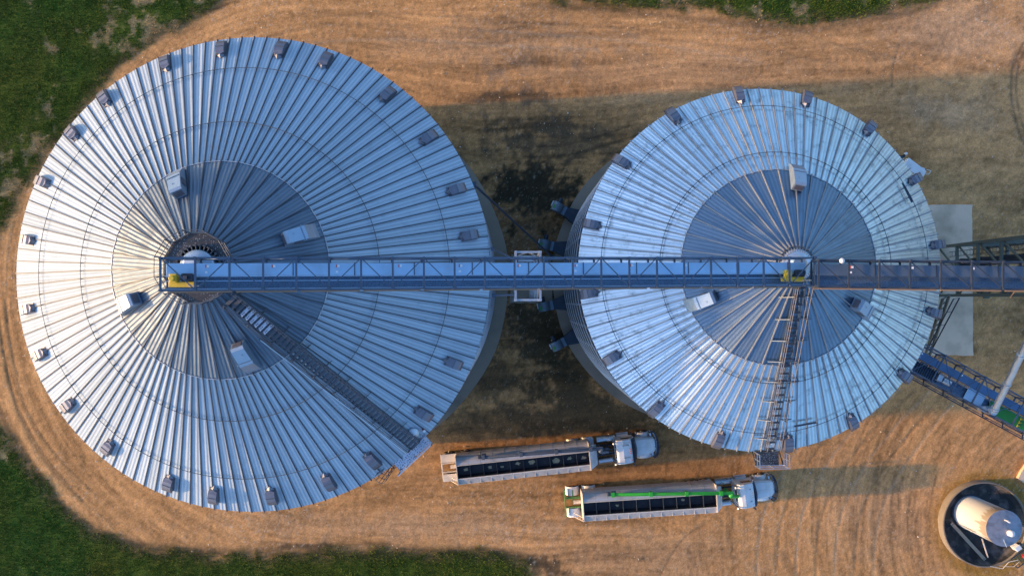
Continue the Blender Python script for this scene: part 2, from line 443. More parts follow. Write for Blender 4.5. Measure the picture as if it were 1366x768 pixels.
# ------------------------------------------------------------ ground
def make_ground():
    step = .14
    xs = np.arange(-56, 56.01, step); ys = np.arange(-34, 34.01, step)
    xs = np.concatenate(([-3000, -600, -150, -80], xs, [80, 150, 600, 3000]))
    ys = np.concatenate(([-3000, -600, -150, -60], ys, [60, 150, 600, 3000]))
    X, Y = np.meshgrid(xs, ys, indexing='ij')
    nx, ny = X.shape
    # streak fields following the way vehicles drive
    cl = Parr(435, 370, 0); cr = Parr(1440, 700, 0)
    def polar(c, fr, fa, seed):
        r = np.hypot(X - c[0], Y - c[1]); a = np.arctan2(c[1] - Y, c[0] - X)
        return fbm(r * fr, a * fa + 50, seed, 5, .62)
    wob = fbm(X * .05, Y * .05, 3, 3) * 5
    s_h = fbm(X * .09, (Y + wob + .002 * (X - 15) ** 2) * 1.5, 41, 5, .62) * .6 + .4 * fbm(X * .22, (Y + wob) * 4.6, 64, 4, .7)
    s_l = .6 * polar(cl, 1.6, 3.0, 42) + .4 * polar(cl, 5.0, 5.0, 62)
    s_r = .5 * polar(cr, 1.7, 4.0, 43) + .5 * polar(cr, 5.5, 8.0, 63)
    PXx = 683 + X * 14.2; PYy = 400 - Y * 14.2
    sig = lambda v: 1 / (1 + np.exp(-v))
    w_r = sig((PXx - 930) / 60) * sig((PYy - 480) / 40)
    w_l = sig((430 - PXx) / 60)
    w_r2 = sig((PXx - 1180) / 50) * (1 - w_r)
    s_v = fbm((X + .25 * Y) * .5, (Y - .35 * X) * 1.1, 49, 5, .62)
    st = s_h * (1 - w_l) * (1 - w_r) + s_l * w_l * (1 - w_r) + s_r * w_r
    st = st * (1 - .6 * w_r2) + s_v * .6 * w_r2
    st = (st - .5) * 2
    fine = (fbm(X * 3.1, Y * 3.1, 44, 4, .7) - .5) * 2
    big = (fbm(X * .12, Y * .12, 45, 4) - .5) * 2
    sparkle = vnoise(X * 7.1, Y * 7.1, 46) ** 14
    v = 1 + 1.0 * st + .45 * fine + .32 * big
    base = np.stack([v * .45, v * .228, v * .088], -1)
    # greyer/duller in the upper right
    g = sig((PXx - 1050) / 90) * sig((470 - PYy) / 60)
    base = base * (1 - g[..., None] * .35) + g[..., None] * .35 * np.stack([v * .46, v * .236, v * .100], -1)
    # darker band of ground along the two lorries
    o = np.exp(-((PYy - 612) / 45.) ** 2) * sig((PXx - 560) / 40) * sig((1060 - PXx) / 50)
    base = base * (1 - o[..., None] * .45) + (o * .45)[..., None] * np.stack([v * .27, v * .145, v * .062], -1)
    hgt = .014 * st + .018 * fine
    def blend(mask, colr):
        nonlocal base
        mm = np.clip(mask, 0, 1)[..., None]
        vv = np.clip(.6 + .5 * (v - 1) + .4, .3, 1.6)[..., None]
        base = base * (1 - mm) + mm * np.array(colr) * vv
    nz = fbm(X * .8, Y * .8, 51, 5, .68); nz2 = fbm(X * 2.0, Y * 2.0, 52, 5, .7)
    def blob(px, py, rx, ry, colr, k=1.0, hard=9):
        e = 1 - np.sqrt(((PXx - px) / rx) ** 2 + ((PYy - py) / ry) ** 2)
        blend(k * sig(hard * (e + (nz - .5) * 2.2 + (nz2 - .5) * 1.2 - .05)), colr)
    # damp, mossy soil between the bins, with part of the shade there painted in
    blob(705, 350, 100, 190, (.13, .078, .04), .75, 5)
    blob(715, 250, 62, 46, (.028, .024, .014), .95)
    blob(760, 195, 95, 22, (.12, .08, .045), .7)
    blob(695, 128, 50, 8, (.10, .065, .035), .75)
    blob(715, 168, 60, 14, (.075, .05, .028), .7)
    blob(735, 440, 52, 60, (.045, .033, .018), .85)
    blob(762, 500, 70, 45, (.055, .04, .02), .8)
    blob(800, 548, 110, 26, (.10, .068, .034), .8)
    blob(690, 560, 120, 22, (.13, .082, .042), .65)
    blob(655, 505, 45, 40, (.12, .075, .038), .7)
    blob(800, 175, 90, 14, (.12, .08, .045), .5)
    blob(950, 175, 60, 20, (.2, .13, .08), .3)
    # olive grime round the tank
    rr = np.hypot(PXx - 1310, PYy - 698)
    blend(.85 * np.exp(-((rr - 62) / 11.) ** 2) * (.5 + nz), (.32, .165, .03))
    # paler compacted earth
    for (a, b, rx, ry, k) in ((1290, 40, 90, 40, .35), (1270, 150, 60, 20, .35), (900, 100, 200, 40, .2), (1190, 690, 90, 60, .25), (520, 700, 200, 18, .3), (640, 60, 160, 30, .2), (860, 740, 120, 30, .25)):
        blob(a, b, rx, ry, (.36, .262, .18), k, 4)
    # tyre ruts
    def rut(pts, wid, dark, col=(.10, .066, .036), pair=0):
        nonlocal hgt
        pw = px2w(smooth_poly(pts, 8))
        d = dist_poly(X, Y, pw)
        if pair: d = np.abs(d - pair)
        mk = np.exp(-(d / wid) ** 2) * np.clip(.25 + 1.3 * nz2, 0, 1)
        blend(dark * mk, col); hgt = hgt - .028 * mk
    rut([(-8, 400), (4, 470), (22, 540), (58, 606), (110, 668)], .14, .7)
    rut([(6, 400), (15, 470), (35, 545), (74, 606), (128, 660)], .10, .6)
    rut([(-6, 330), (-2, 420), (10, 500), (32, 570), (80, 640), (150, 700)], .12, .5)
    rut([(18, 300), (9, 360), (10, 430), (24, 500)], .12, .35)
    rut([(0, 545), (30, 600), (75, 665), (130, 705), (215, 731), (330, 733), (480, 731), (640, 733), (720, 745)], .35, .55, (.11, .07, .038))
    rut([(120, 712), (200, 729), (300, 737), (420, 738), (560, 737), (690, 743), (760, 768)], .4, .6, (.085, .055, .03))
    rut([(380, 733), (440, 731), (520, 733)], .3, .6, (.42, .24, .11))
    rut([(350, 722), (420, 727), (520, 724)], .15, .6, (.09, .055, .03))
    rut([(0, 268), (30, 226), (66, 176), (108, 126), (152, 84), (210, 48), (300, 6)], .5, .5, (.13, .08, .045))
    rut([(1366, 58), (1352, 90), (1350, 130), (1360, 175), (1380, 220)], .16, .75, (.08, .055, .035))
    rut([(1374, 58), (1359, 92), (1357, 130), (1368, 175), (1388, 220)], .14, .6, (.09, .06, .04))
    rut([(1200, 60), (1192, 90), (1190, 115)], .12, .5)
    rut([(1010, 34), (1050, 37), (1110, 36), (1180, 24), (1250, 8)], .35, .55, (.12, .075, .042))
    rut([(700, 6), (800, 12), (900, 22), (1010, 33)], .35, .55, (.13, .08, .045))
    rut([(700, 210), (760, 206), (820, 190), (860, 178)], .18, .7, (.05, .035, .02))
    rut([(690, 196), (760, 192), (840, 168)], .12, .6, (.06, .04, .024))
    rut([(350, 52), (430, 34), (560, 34), (700, 44), (860, 50), (1000, 66), (1120, 84)], .2, .35, (.15, .095, .055))
    rut([(420, 22), (540, 18), (700, 30), (880, 40)], .14, .35, (.15, .095, .055))
    rut([(380, 60), (520, 52), (660, 60), (800, 66)], .16, .4, (.40, .29, .19))
    rut([(640, 40), (760, 48), (880, 60), (1020, 84)], .14, .35, (.40, .29, .19))
    rut([(1060, 36), (1120, 60), (1200, 78), (1280, 120)], .18, .3, (.15, .10, .06))
    for k in range(7):
        q = k * 26
        rut([(1010 + q, 768), (1016 + q, 700), (1040 + q, 640), (1086 + q, 575), (1160 + q * .8, 520)], .14, .45, (.15, .095, .05) if k % 2 else (.40, .28, .18))
    rut([(880, 768), (910, 720), (940, 700)], .12, .5, (.12, .08, .045))
    blob(735, 752, 24, 14, (.06, .042, .025), .8)
    blob(415, 727, 40, 5, (.07, .045, .025), .8)
    sp = sparkle[..., None]
    base = base * (1 - .6 * sp) + .6 * sp * np.array([.5, .43, .34])
    # grass-covered soil
    sd_ = grass_sd(X, Y) + (fbm(X * .7, Y * .7, 61, 5, .7) - .5) * 1.9
    gm = sig(sd_ * 4.5)
    dry = sig((dry_amount(X, Y) - .66) * 40)
    gv = 1 + .7 * (fbm(X * 1.5, Y * 1.5, 71, 5, .7) - .5) * 2
    gb = 1 + .5 * (fbm(X * .16, Y * .16, 72, 3) - .5) * 2
    gcol = np.stack([.052 * gv * gb, .076 * gv, .009 * gv], -1)
    dcol = np.stack([.26 * gv, .185 * gv, .085 * gv], -1)
    gcol = gcol * (1 - dry[..., None]) + dcol * dry[..., None]
    edge = np.exp(-((sd_ - .1) / .55) ** 2) * .6
    base = base * (1 - gm[..., None]) + gcol * gm[..., None]
    blend(edge * (.3 + nz), (.085, .058, .026))
    hgt = np.where(np.abs(X) > 56.5, 0, hgt) * (np.abs(Y) < 34.5)
    hgt = hgt + .10 * gm * fbm(X * .9, Y * .9, 77, 4)
    Z = hgt - .06
    V = np.stack([X, Y, Z], -1).reshape(-1, 3)
    i, j = np.meshgrid(np.arange(nx - 1), np.arange(ny - 1), indexing='ij')
    q = np.stack([i * ny + j, (i + 1) * ny + j, (i + 1) * ny + j + 1, i * ny + j + 1], -1).reshape(-1, 4)
    me = bpy.data.meshes.new('ground')
    me.vertices.add(len(V)); me.vertices.foreach_set('co', V.astype(np.float32).ravel())
    me.loops.add(q.size); me.loops.foreach_set('vertex_index', q.astype(np.int32).ravel())
    me.polygons.add(len(q)); me.polygons.foreach_set('loop_start', np.arange(0, q.size, 4, dtype=np.int32))
    me.update()
    me.polygons.foreach_set('use_smooth', np.ones(len(q), bool))
    at = me.color_attributes.new('soil', 'FLOAT_COLOR', 'POINT')
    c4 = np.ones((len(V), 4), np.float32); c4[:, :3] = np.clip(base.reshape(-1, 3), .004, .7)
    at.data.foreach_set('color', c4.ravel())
    m, t, b = nodes_of('bare_earth')
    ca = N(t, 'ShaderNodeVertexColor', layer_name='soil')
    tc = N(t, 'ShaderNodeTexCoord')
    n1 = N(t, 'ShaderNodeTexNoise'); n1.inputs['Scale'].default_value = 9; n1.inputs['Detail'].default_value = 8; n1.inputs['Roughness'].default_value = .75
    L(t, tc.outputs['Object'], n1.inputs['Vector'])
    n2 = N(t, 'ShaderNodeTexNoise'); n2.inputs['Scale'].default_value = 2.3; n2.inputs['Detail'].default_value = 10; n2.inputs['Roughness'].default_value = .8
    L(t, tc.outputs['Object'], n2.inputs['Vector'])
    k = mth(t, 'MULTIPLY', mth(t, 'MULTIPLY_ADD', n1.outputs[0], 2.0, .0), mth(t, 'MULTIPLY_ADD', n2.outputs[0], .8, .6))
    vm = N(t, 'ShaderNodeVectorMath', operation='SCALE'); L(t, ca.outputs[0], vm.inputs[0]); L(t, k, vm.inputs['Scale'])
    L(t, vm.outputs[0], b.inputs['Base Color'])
    b.inputs['Roughness'].default_value = .95
    b.inputs['Specular IOR Level'].default_value = .15
    bp = N(t, 'ShaderNodeBump'); bp.inputs['Strength'].default_value = .6; bp.inputs['Distance'].default_value = .06
    L(t, n1.outputs[0], bp.inputs['Height']); L(t, bp.outputs[0], b.inputs['Normal'])
    me.materials.append(m)
    o = bpy.data.objects.new('ground', me); COL.objects.link(o)
    tag(o, 'bare brown earth yard with tyre ruts and damp dark patches', 'ground', kind='structure')

make_ground()

def tri_cloud(name, verts, tris, mat, label, cat, cols=None):
    me = bpy.data.meshes.new(name)
    me.vertices.add(len(verts)); me.vertices.foreach_set('co', verts.astype(np.float32).ravel())
    me.loops.add(tris.size); me.loops.foreach_set('vertex_index', tris.astype(np.int32).ravel())
    me.polygons.add(len(tris)); me.polygons.foreach_set('loop_start', np.arange(0, tris.size, 3, dtype=np.int32))
    me.update()
    if cols is not None:
        at = me.color_attributes.new('tint', 'FLOAT_COLOR', 'POINT')
        c4 = np.ones((len(verts), 4), np.float32); c4[:, :3] = cols
        at.data.foreach_set('color', c4.ravel())
    me.materials.append(mat)
    o = bpy.data.objects.new(name, me); COL.objects.link(o)
    return tag(o, label, cat, kind='stuff')

def make_grass():
    n = 750000
    x = rng.uniform(-52, 52, n); y = rng.uniform(-30, 31, n)
    sd_ = grass_sd(x, y) + (fbm(x * .7, y * .7, 61, 5, .7) - .5) * 1.9
    keep = sd_ > rng.uniform(-.35, .35, n)
    dry = dry_amount(x, y)
    isdry = dry > .66 + rng.uniform(-.03, .03, n)
    keep &= ~(isdry & (rng.rand(n) < .55))
    x, y, isdry = x[keep], y[keep], isdry[keep]
    n = len(x)
    a = rng.uniform(0, 2 * np.pi, n); s = rng.uniform(.04, .10, n); h = rng.uniform(.04, .16, n)
    lx = rng.normal(0, .06, n); ly = rng.normal(0, .06, n)
    v = np.zeros((n, 3, 3))
    v[:, 0] = np.stack([x - np.cos(a) * s * .5, y - np.sin(a) * s * .5, np.full(n, -.05)], -1)
    v[:, 1] = np.stack([x + np.cos(a) * s * .5, y + np.sin(a) * s * .5, np.full(n, -.03)], -1)
    v[:, 2] = np.stack([x + lx - np.sin(a) * s * .7, y + ly + np.cos(a) * s * .7, h], -1)
    gb = (fbm(x * .16, y * .16, 72, 3) - .5) * 2
    f = rng.uniform(.6, 1.5, n)
    c = np.stack([(.078 + .02 * gb) * f, .115 * f, .010 * f], -1)
    c = np.where(isdry[:, None], np.stack([.34 * f, .25 * f, .12 * f], -1), c)
    yel = rng.rand(n) < .05
    c = np.where((yel & ~isdry)[:, None], np.stack([.16 * f, .15 * f, .03 * f], -1), c)
    m, t, b = nodes_of('grass_blades')
    ca = N(t, 'ShaderNodeVertexColor', layer_name='tint')
    L(t, ca.outputs[0], b.inputs['Base Color']); b.inputs['Roughness'].default_value = .8
    b.inputs['Specular IOR Level'].default_value = .2
    tri_cloud('grass', v.reshape(-1, 3), np.arange(n * 3).reshape(-1, 3), m, 'rough green grass with dry yellow patches around the yard edge', 'grass', np.repeat(c, 3, 0))
make_grass()

def make_gravel():
    n = 15000
    x = rng.uniform(-50, 50, n); y = rng.uniform(-28, 29, n)
    keep = (grass_sd(x, y) < -.3)
    dens = vnoise(x * .3, y * .3, 88)
    keep &= dens > rng.uniform(0, .9, n)
    x, y = x[keep], y[keep]; n = len(x)
    s = rng.uniform(.014, .038, n) * (1 + 1.2 * (rng.rand(n) < .06))
    oc = np.array([(1, 0, 0), (0, 1, 0), (-1, 0, 0), (0, -1, 0), (0, 0, .8), (0, 0, -.5)], float)
    jit = rng.uniform(.7, 1.3, (n, 6, 3))
    v = oc[None] * jit * s[:, None, None] + np.stack([x, y, np.zeros(n) + .0], -1)[:, None]
    f = np.array([(0, 1, 4), (1, 2, 4), (2, 3, 4), (3, 0, 4), (1, 0, 5), (2, 1, 5), (3, 2, 5), (0, 3, 5)])
    tr = (np.arange(n)[:, None, None] * 6 + f[None]).reshape(-1, 3)
    tri_cloud('gravel', v.reshape(-1, 3), tr, M['stone'], 'pale loose stones scattered over the brown yard', 'gravel')
make_gravel()

# ------------------------------------------------------------ bins
def circle_pts(r, n, z=0, a0=0):
    return [(r * math.cos(a0 + 2 * math.pi * i / n), r * math.sin(a0 + 2 * math.pi * i / n), z) for i in range(n)]

vent_mesh = None
def vent_mb():
    mb = MB()
    w2 = .285
    prof = [(-.46, 0), (-.50, .30), (-.34, .40), (-.05, .47), (.24, .47), (.50, .40), (.70, .26), (.80, .08), (.74, .06), (.6, .0)]
    mb.sweep(prof, -w2, w2, 'y', False)
    # pointed uphill nose
    mb.add([(-.46, -w2, 0), (-.46, w2, 0), (-.50, w2 * .98, .30), (-.50, -w2 * .98, .30), (-.82, 0, .05), (-.62, 0, .26)],
           [(0, 3, 5, 4), (1, 4, 5, 2), (3, 2, 5), (0, 4, 1)])
    mb.box((.05, 0, .01), (1.25, w2 * 2 + .10, .03))
    # flange seams over the hood
    for xx, zz in ((-.05, .47), (.42, .40)):
        mb.box((xx, 0, zz + .01), (.035, w2 * 2 + .03, .03))
    return mb

def hatch_mb():
    """tall sheet-metal exhaust housing lying down the slope: high uphill end, sloping lid"""
    mb = MB()
    prof = [(-1.05, 0), (-1.05, .62), (-.90, .72), (.25, .66), (.85, .30), (1.1, .10), (1.1, 0)]
    n = len(prof)
    def wd(x): return .37 + .07 * (x + 1.05) / 2.15
    vs = [(a, -wd(a), b) for a, b in prof] + [(a, wd(a), b) for a, b in prof]
    mb.add(vs, [(i, (i + 1) % n, n + (i + 1) % n, n + i) for i in range(n)])
    mb.add(vs, [tuple(range(n))[::-1], tuple(range(n, 2 * n))])
    mb.box((.05, 0, .705), (.04, .93, .03))
    mb.box((-.5, .1, .73), (.08, .06, .03))
    mb.mi = 1
    mb.box((-.30, -.435, .35), (.5, .03, .36))
    mb.box((-1.068, 0, .34), (.03, .55, .4))
    return mb

class Bin:
    def __init__(s, eave_px, Hd, Rr, rise, npan, tin, capr, label, padr):
        c = P(eave_px[0], eave_px[1], H - Hd)
        s.c, s.he, s.R, s.rise, s.npan, s.tin = c, H - Hd, Rr, rise, npan, tin
        s.slope = math.atan2(rise, Rr)
        s.root = empty('grain_bin', (c.x, c.y, 0), 0, label, 'grain bin')
    def z(s, r): return s.he + s.rise * (1 - r / s.R)
    def hit(s, px, py, off=0):
        zz = s.he
        for _ in range(30):
            p = P(px, py, zz + off)
            r = math.hypot(p.x - s.c.x, p.y - s.c.y)
            zz = .5 * zz + .5 * s.z(r)
        return p.x - s.c.x, p.y - s.c.y
    def frame(s, x, y, h=0):
        """matrix at roof point: x down the slope, z off the sheet"""
        r = math.hypot(x, y); a = math.atan2(y, x)
        return Matrix.Translation((x, y, s.z(r) + h)) @ Matrix.Rotation(a, 4, 'Z') @ Matrix.Rotation(s.slope, 4, 'Y')
    def pt(s, a, r, h=0):
        nx_ = math.sin(s.slope); nz_ = math.cos(s.slope)
        return Vector(((r + h * nx_) * math.cos(a), (r + h * nx_) * math.sin(a), s.z(r) + h * nz_))

def build_bin(b, mout, min_, mrib, rings, capr, rib_w, rib_h, ncrown):
    n = b.npan; R = b.R; dth = 2 * math.pi / n
    # roof sheets with their standing seams
    def roof(name, r0, r1, n, mats, lift, ribw, ribh):
        mb = MB()
        vs = []
        for i in range(n):
            a = 2 * math.pi * i / n
            for r in (r0, r1):
                p = b.pt(a, r, lift); vs.append(p)
            p = b.pt(a, r1, lift - .06); vs.append(p)
        fs = []
        for i in range(n):
            j = (i + 1) % n
            fs += [(i * 3, i * 3 + 1, j * 3 + 1, j * 3), (i * 3 + 1, i * 3 + 2, j * 3 + 2, j * 3 + 1)]
        mb.add(vs, fs)
        mb.mi = 1
        for i in range(n):
            a = 2 * math.pi * i / n
            nrm = Vector((math.sin(b.slope) * math.cos(a), math.sin(b.slope) * math.sin(a), math.cos(b.slope)))
            mb.bar(b.pt(a, r0 + .01, lift + ribh / 2), b.pt(a, r1 + .05, lift + ribh / 2), ribw, ribh, nrm)
        return mb.build(name, mats, b.root)
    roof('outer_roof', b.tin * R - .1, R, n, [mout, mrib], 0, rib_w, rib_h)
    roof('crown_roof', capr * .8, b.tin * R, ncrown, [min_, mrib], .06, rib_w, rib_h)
    # lip where the crown laps over the outer sheets
    mb = MB(); k = ncrown
    mb.path([b.pt(2 * math.pi * i / k, b.tin * R, .075) for i in range(k)], .03, 5, True)
    mb.build('roof_lip', M['galv'], b.root)
    for t in rings:
        mb = MB()
        h = rib_h + .10
        mb.path([b.pt(2 * math.pi * i / n, t * R, h) for i in range(n)], .022, 6, True)
        for i in range(n):
            a = 2 * math.pi * i / n
            mb.tube(b.pt(a, t * R, 0), b.pt(a, t * R, h), .02, 5)
            mb.tube(b.pt(a, t * R - .16, rib_h), b.pt(a, t * R + .16, rib_h), .028, 5)
        mb.build('roof_ring', M['galv_dark'], b.root)
    # wall: corrugated cylinder
    mb = MB()
    rw = R - .22
    prof = []
    zz = 0
    while zz < b.he - .05:
        prof += [(rw, zz), (rw + .05, zz + .16)]
        zz += .32
    prof.append((rw, b.he - .02))
    mb.revolve(prof, n, smooth=False)
    mb.build('wall', M['wall'], b.root)
    # stiffeners and wind rings
    for i in range(n // 2):
        a = 2 * math.pi * (i + .5) / (n // 2)
        if abs((a - b.vis + math.pi) % (2 * math.pi) - math.pi) > 1.15: continue
        st = MB()
        st.bar((0, 0, 0), (0, 0, b.he - .1), .10, .16, (1, 0, 0))
        st.build('wall_stiffener', M['galv'], b.root, ((rw + .10) * math.cos(a), (rw + .10) * math.sin(a), 0), (0, 0, a))
    for k in range(1, 8):
        z_ = b.he * k / 8
        w_ = MB(); w_.path(circle_pts(rw + .2, 72, z_), .045, 5, True)
        w_.build('wind_ring', M['galv'], b.root)
    # eave gutter angle
    mb = MB(); mb.path([b.pt(2 * math.pi * (i + .5) / n, R - .02, -.05) for i in range(n)], .035, 5, True)
    mb.build('eave_edge', M['galv_dark'], b.root)

LB = Bin((338, 364.5), 51.1, 16.0, 9.6, 120, .407, 1.2, 'larger of the two round grain bins, cream-lit roof with ring walkway at its peak', 17.3)
LB.vis = R_(0)
RB = Bin((1013, 359.5), 53.25, 12.76, 7.5, 96, .50, .9, 'smaller round grain bin with dark crown panels and a straight roof ladder', 13.7)
RB.vis = R_(180)
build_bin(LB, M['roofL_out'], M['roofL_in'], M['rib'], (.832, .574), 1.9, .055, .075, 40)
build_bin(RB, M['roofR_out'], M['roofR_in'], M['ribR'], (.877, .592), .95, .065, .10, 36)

LV = [(294, 66), (373, 67), (433, 81), (515, 127), (570, 184), (607, 253), (624, 314), (603, 484), (563, 551), (495, 613), (437, 642), (361, 661), (284, 660), (224, 644), (143, 596), (90, 540), (53, 472), (36, 412), (36, 320), (56, 243), (96, 178), (139, 132), (220, 85)]
RV = [(987, 127), (1077, 132), (1161, 171), (1222, 239), (1252, 326), (1247, 417), (1208, 501), (1138, 562), (1052, 591), (960, 586), (877, 545), (818, 477), (787, 391), (791, 299), (831, 216), (900, 155)]
proto_vent = None
for b_, vs in ((LB, LV), (RB, RV)):
    for (a, c) in vs:
        x, y = b_.hit(a, c, .3)
        mt = b_.frame(x, y, .02) @ Matrix.Rotation(random.uniform(-.06, .06), 4, 'Z') @ Matrix.Diagonal((random.uniform(.96, 1.04), random.uniform(.95, 1.05), random.uniform(.92, 1.06), 1))
        if proto_vent is None:
            proto_vent = vent_mb().build('roof_vent', M['vent'], b_.root, fixn=True); proto_vent.matrix_local = mt
        else: copy_part(proto_vent, b_.root, mt)
proto_hatch = None
for b_, hs in ((LB, ((237, 245), (398, 314), (171, 404), (326, 475))), (RB, ((1064, 237), (937, 401), (1151, 412)))):
    for (a, c) in hs:
        x, y = b_.hit(a, c, .4)
        mt = b_.frame(x, y, .1)
        if proto_hatch is None:
            proto_hatch = hatch_mb().build('exhaust_housing', [M['hatch'], M['vent']], b_.root, fixn=True); proto_hatch.matrix_local = mt
        else: copy_part(proto_hatch, b_.root, mt)

# --- large bin: peak walkway
def left_peak():
    b = LB; zt = b.z(1.6) + .25
    ro, ri = 1.98, 1.25
    mb = MB(); n = 12
    po = circle_pts(ro, n, 0, .26); pi_ = circle_pts(ri, n, 0, .26)
    for i in range(n):
        j = (i + 1) % n
        mb.add([pi_[i], po[i], po[j], pi_[j], *[(p[0], p[1], -.06) for p in (pi_[i], po[i], po[j], pi_[j])]],
               [(0, 1, 2, 3), (7, 6, 5, 4), (1, 5, 6, 2), (0, 3, 7, 4)])
    walk = mb.build('peak_walkway', M['perf_dark'], b.root, (0, 0, zt))
    # brackets
    br = MB()
    for i in range(n):
        a = .26 + 2 * math.pi * i / n
        br.bar((ri * math.cos(a), ri * math.sin(a), -.09), (ro * math.cos(a), ro * math.sin(a), -.09), .06, .08)
        br.bar((ro * .97 * math.cos(a), ro * .97 * math.sin(a), -.09), ((ro + .0) * math.cos(a), (ro + .0) * math.sin(a), -.45), .05)
    br.build('walkway_bracket', M['galv_dark'], walk)
    # railing leaning slightly outward
    hr = MB()
    for hh, rr in ((.5, .05), (1.05, .1)):
        hr.path([(p[0] * (ro + rr) / ro, p[1] * (ro + rr) / ro, hh) for p in circle_pts(ro, n, 0, .26)], .022, 5, True)
    for p in circle_pts(ro, n, 0, .26):
        hr.bar(p, (p[0] * 1.05, p[1] * 1.05, 1.07), .05)
    hr.build('guard_rail', M['galv_dark'], walk)
    tb = MB()
    tb.path([(p[0] * 1.01, p[1] * 1.01, .06) for p in circle_pts(ro, n, 0, .26)], .04, 4, True)
    tb.build('toe_board', M['galv_dark'], walk)
    # steps round the filler collar
    st = MB()
    for i in range(30):
        a = 2 * math.pi * i / 30
        Mx = Matrix.Rotation(a, 3, 'Z')
        st.box(Mx @ Vector((1.14, 0, .1)), (.3, .05, .18), M=Mx)
        st.box(Mx @ Vector((1.24, .06, .16)), (.05, .14, .06), M=Mx)
    st.build('collar_clip', M['galv_dark'], b.root, (0, 0, zt))
    cp = MB()
    cp.revolve([(.98, -.5), (.98, .25), (.90, .32), (.42, .45), (.42, .62), (0.001, .62)], 32, smooth=False)
    cp.build('peak_cap', M['hatch'], b.root, (0, 0, zt))
    # filler box under the conveyor head
    fb = MB(); fb.box((.1, .1, .95), (.6, .6, 1.2)); fb.build('filler_spout', M['galv'], b.root, (0, 0, zt), bevel=.02)
left_peak()

def right_peak():
    b = RB; zt = b.z(.9)
    cp = MB()
    cp.revolve([(.98, -.1), (.96, .14), (.80, .20), (.55, .30), (.4, .46), (0.001, .46)], 32, smooth=False)
    cp.build('peak_cap', M['galv'], b.root, (0, 0, zt))
    st = MB()
    for i in range(24):
        a = 2 * math.pi * (i + .5) / 24
        Mx = Matrix.Rotation(a, 3, 'Z')
        st.box(Mx @ Vector((1.06, 0, .06)), (.14, .22, .08), M=Mx)
        st.box(Mx @ Vector((1.15, .06, .08)), (.08, .05, .14), M=Mx)
    st.build('collar_clip', M['galv_dark'], b.root, (0, 0, zt))
right_peak()

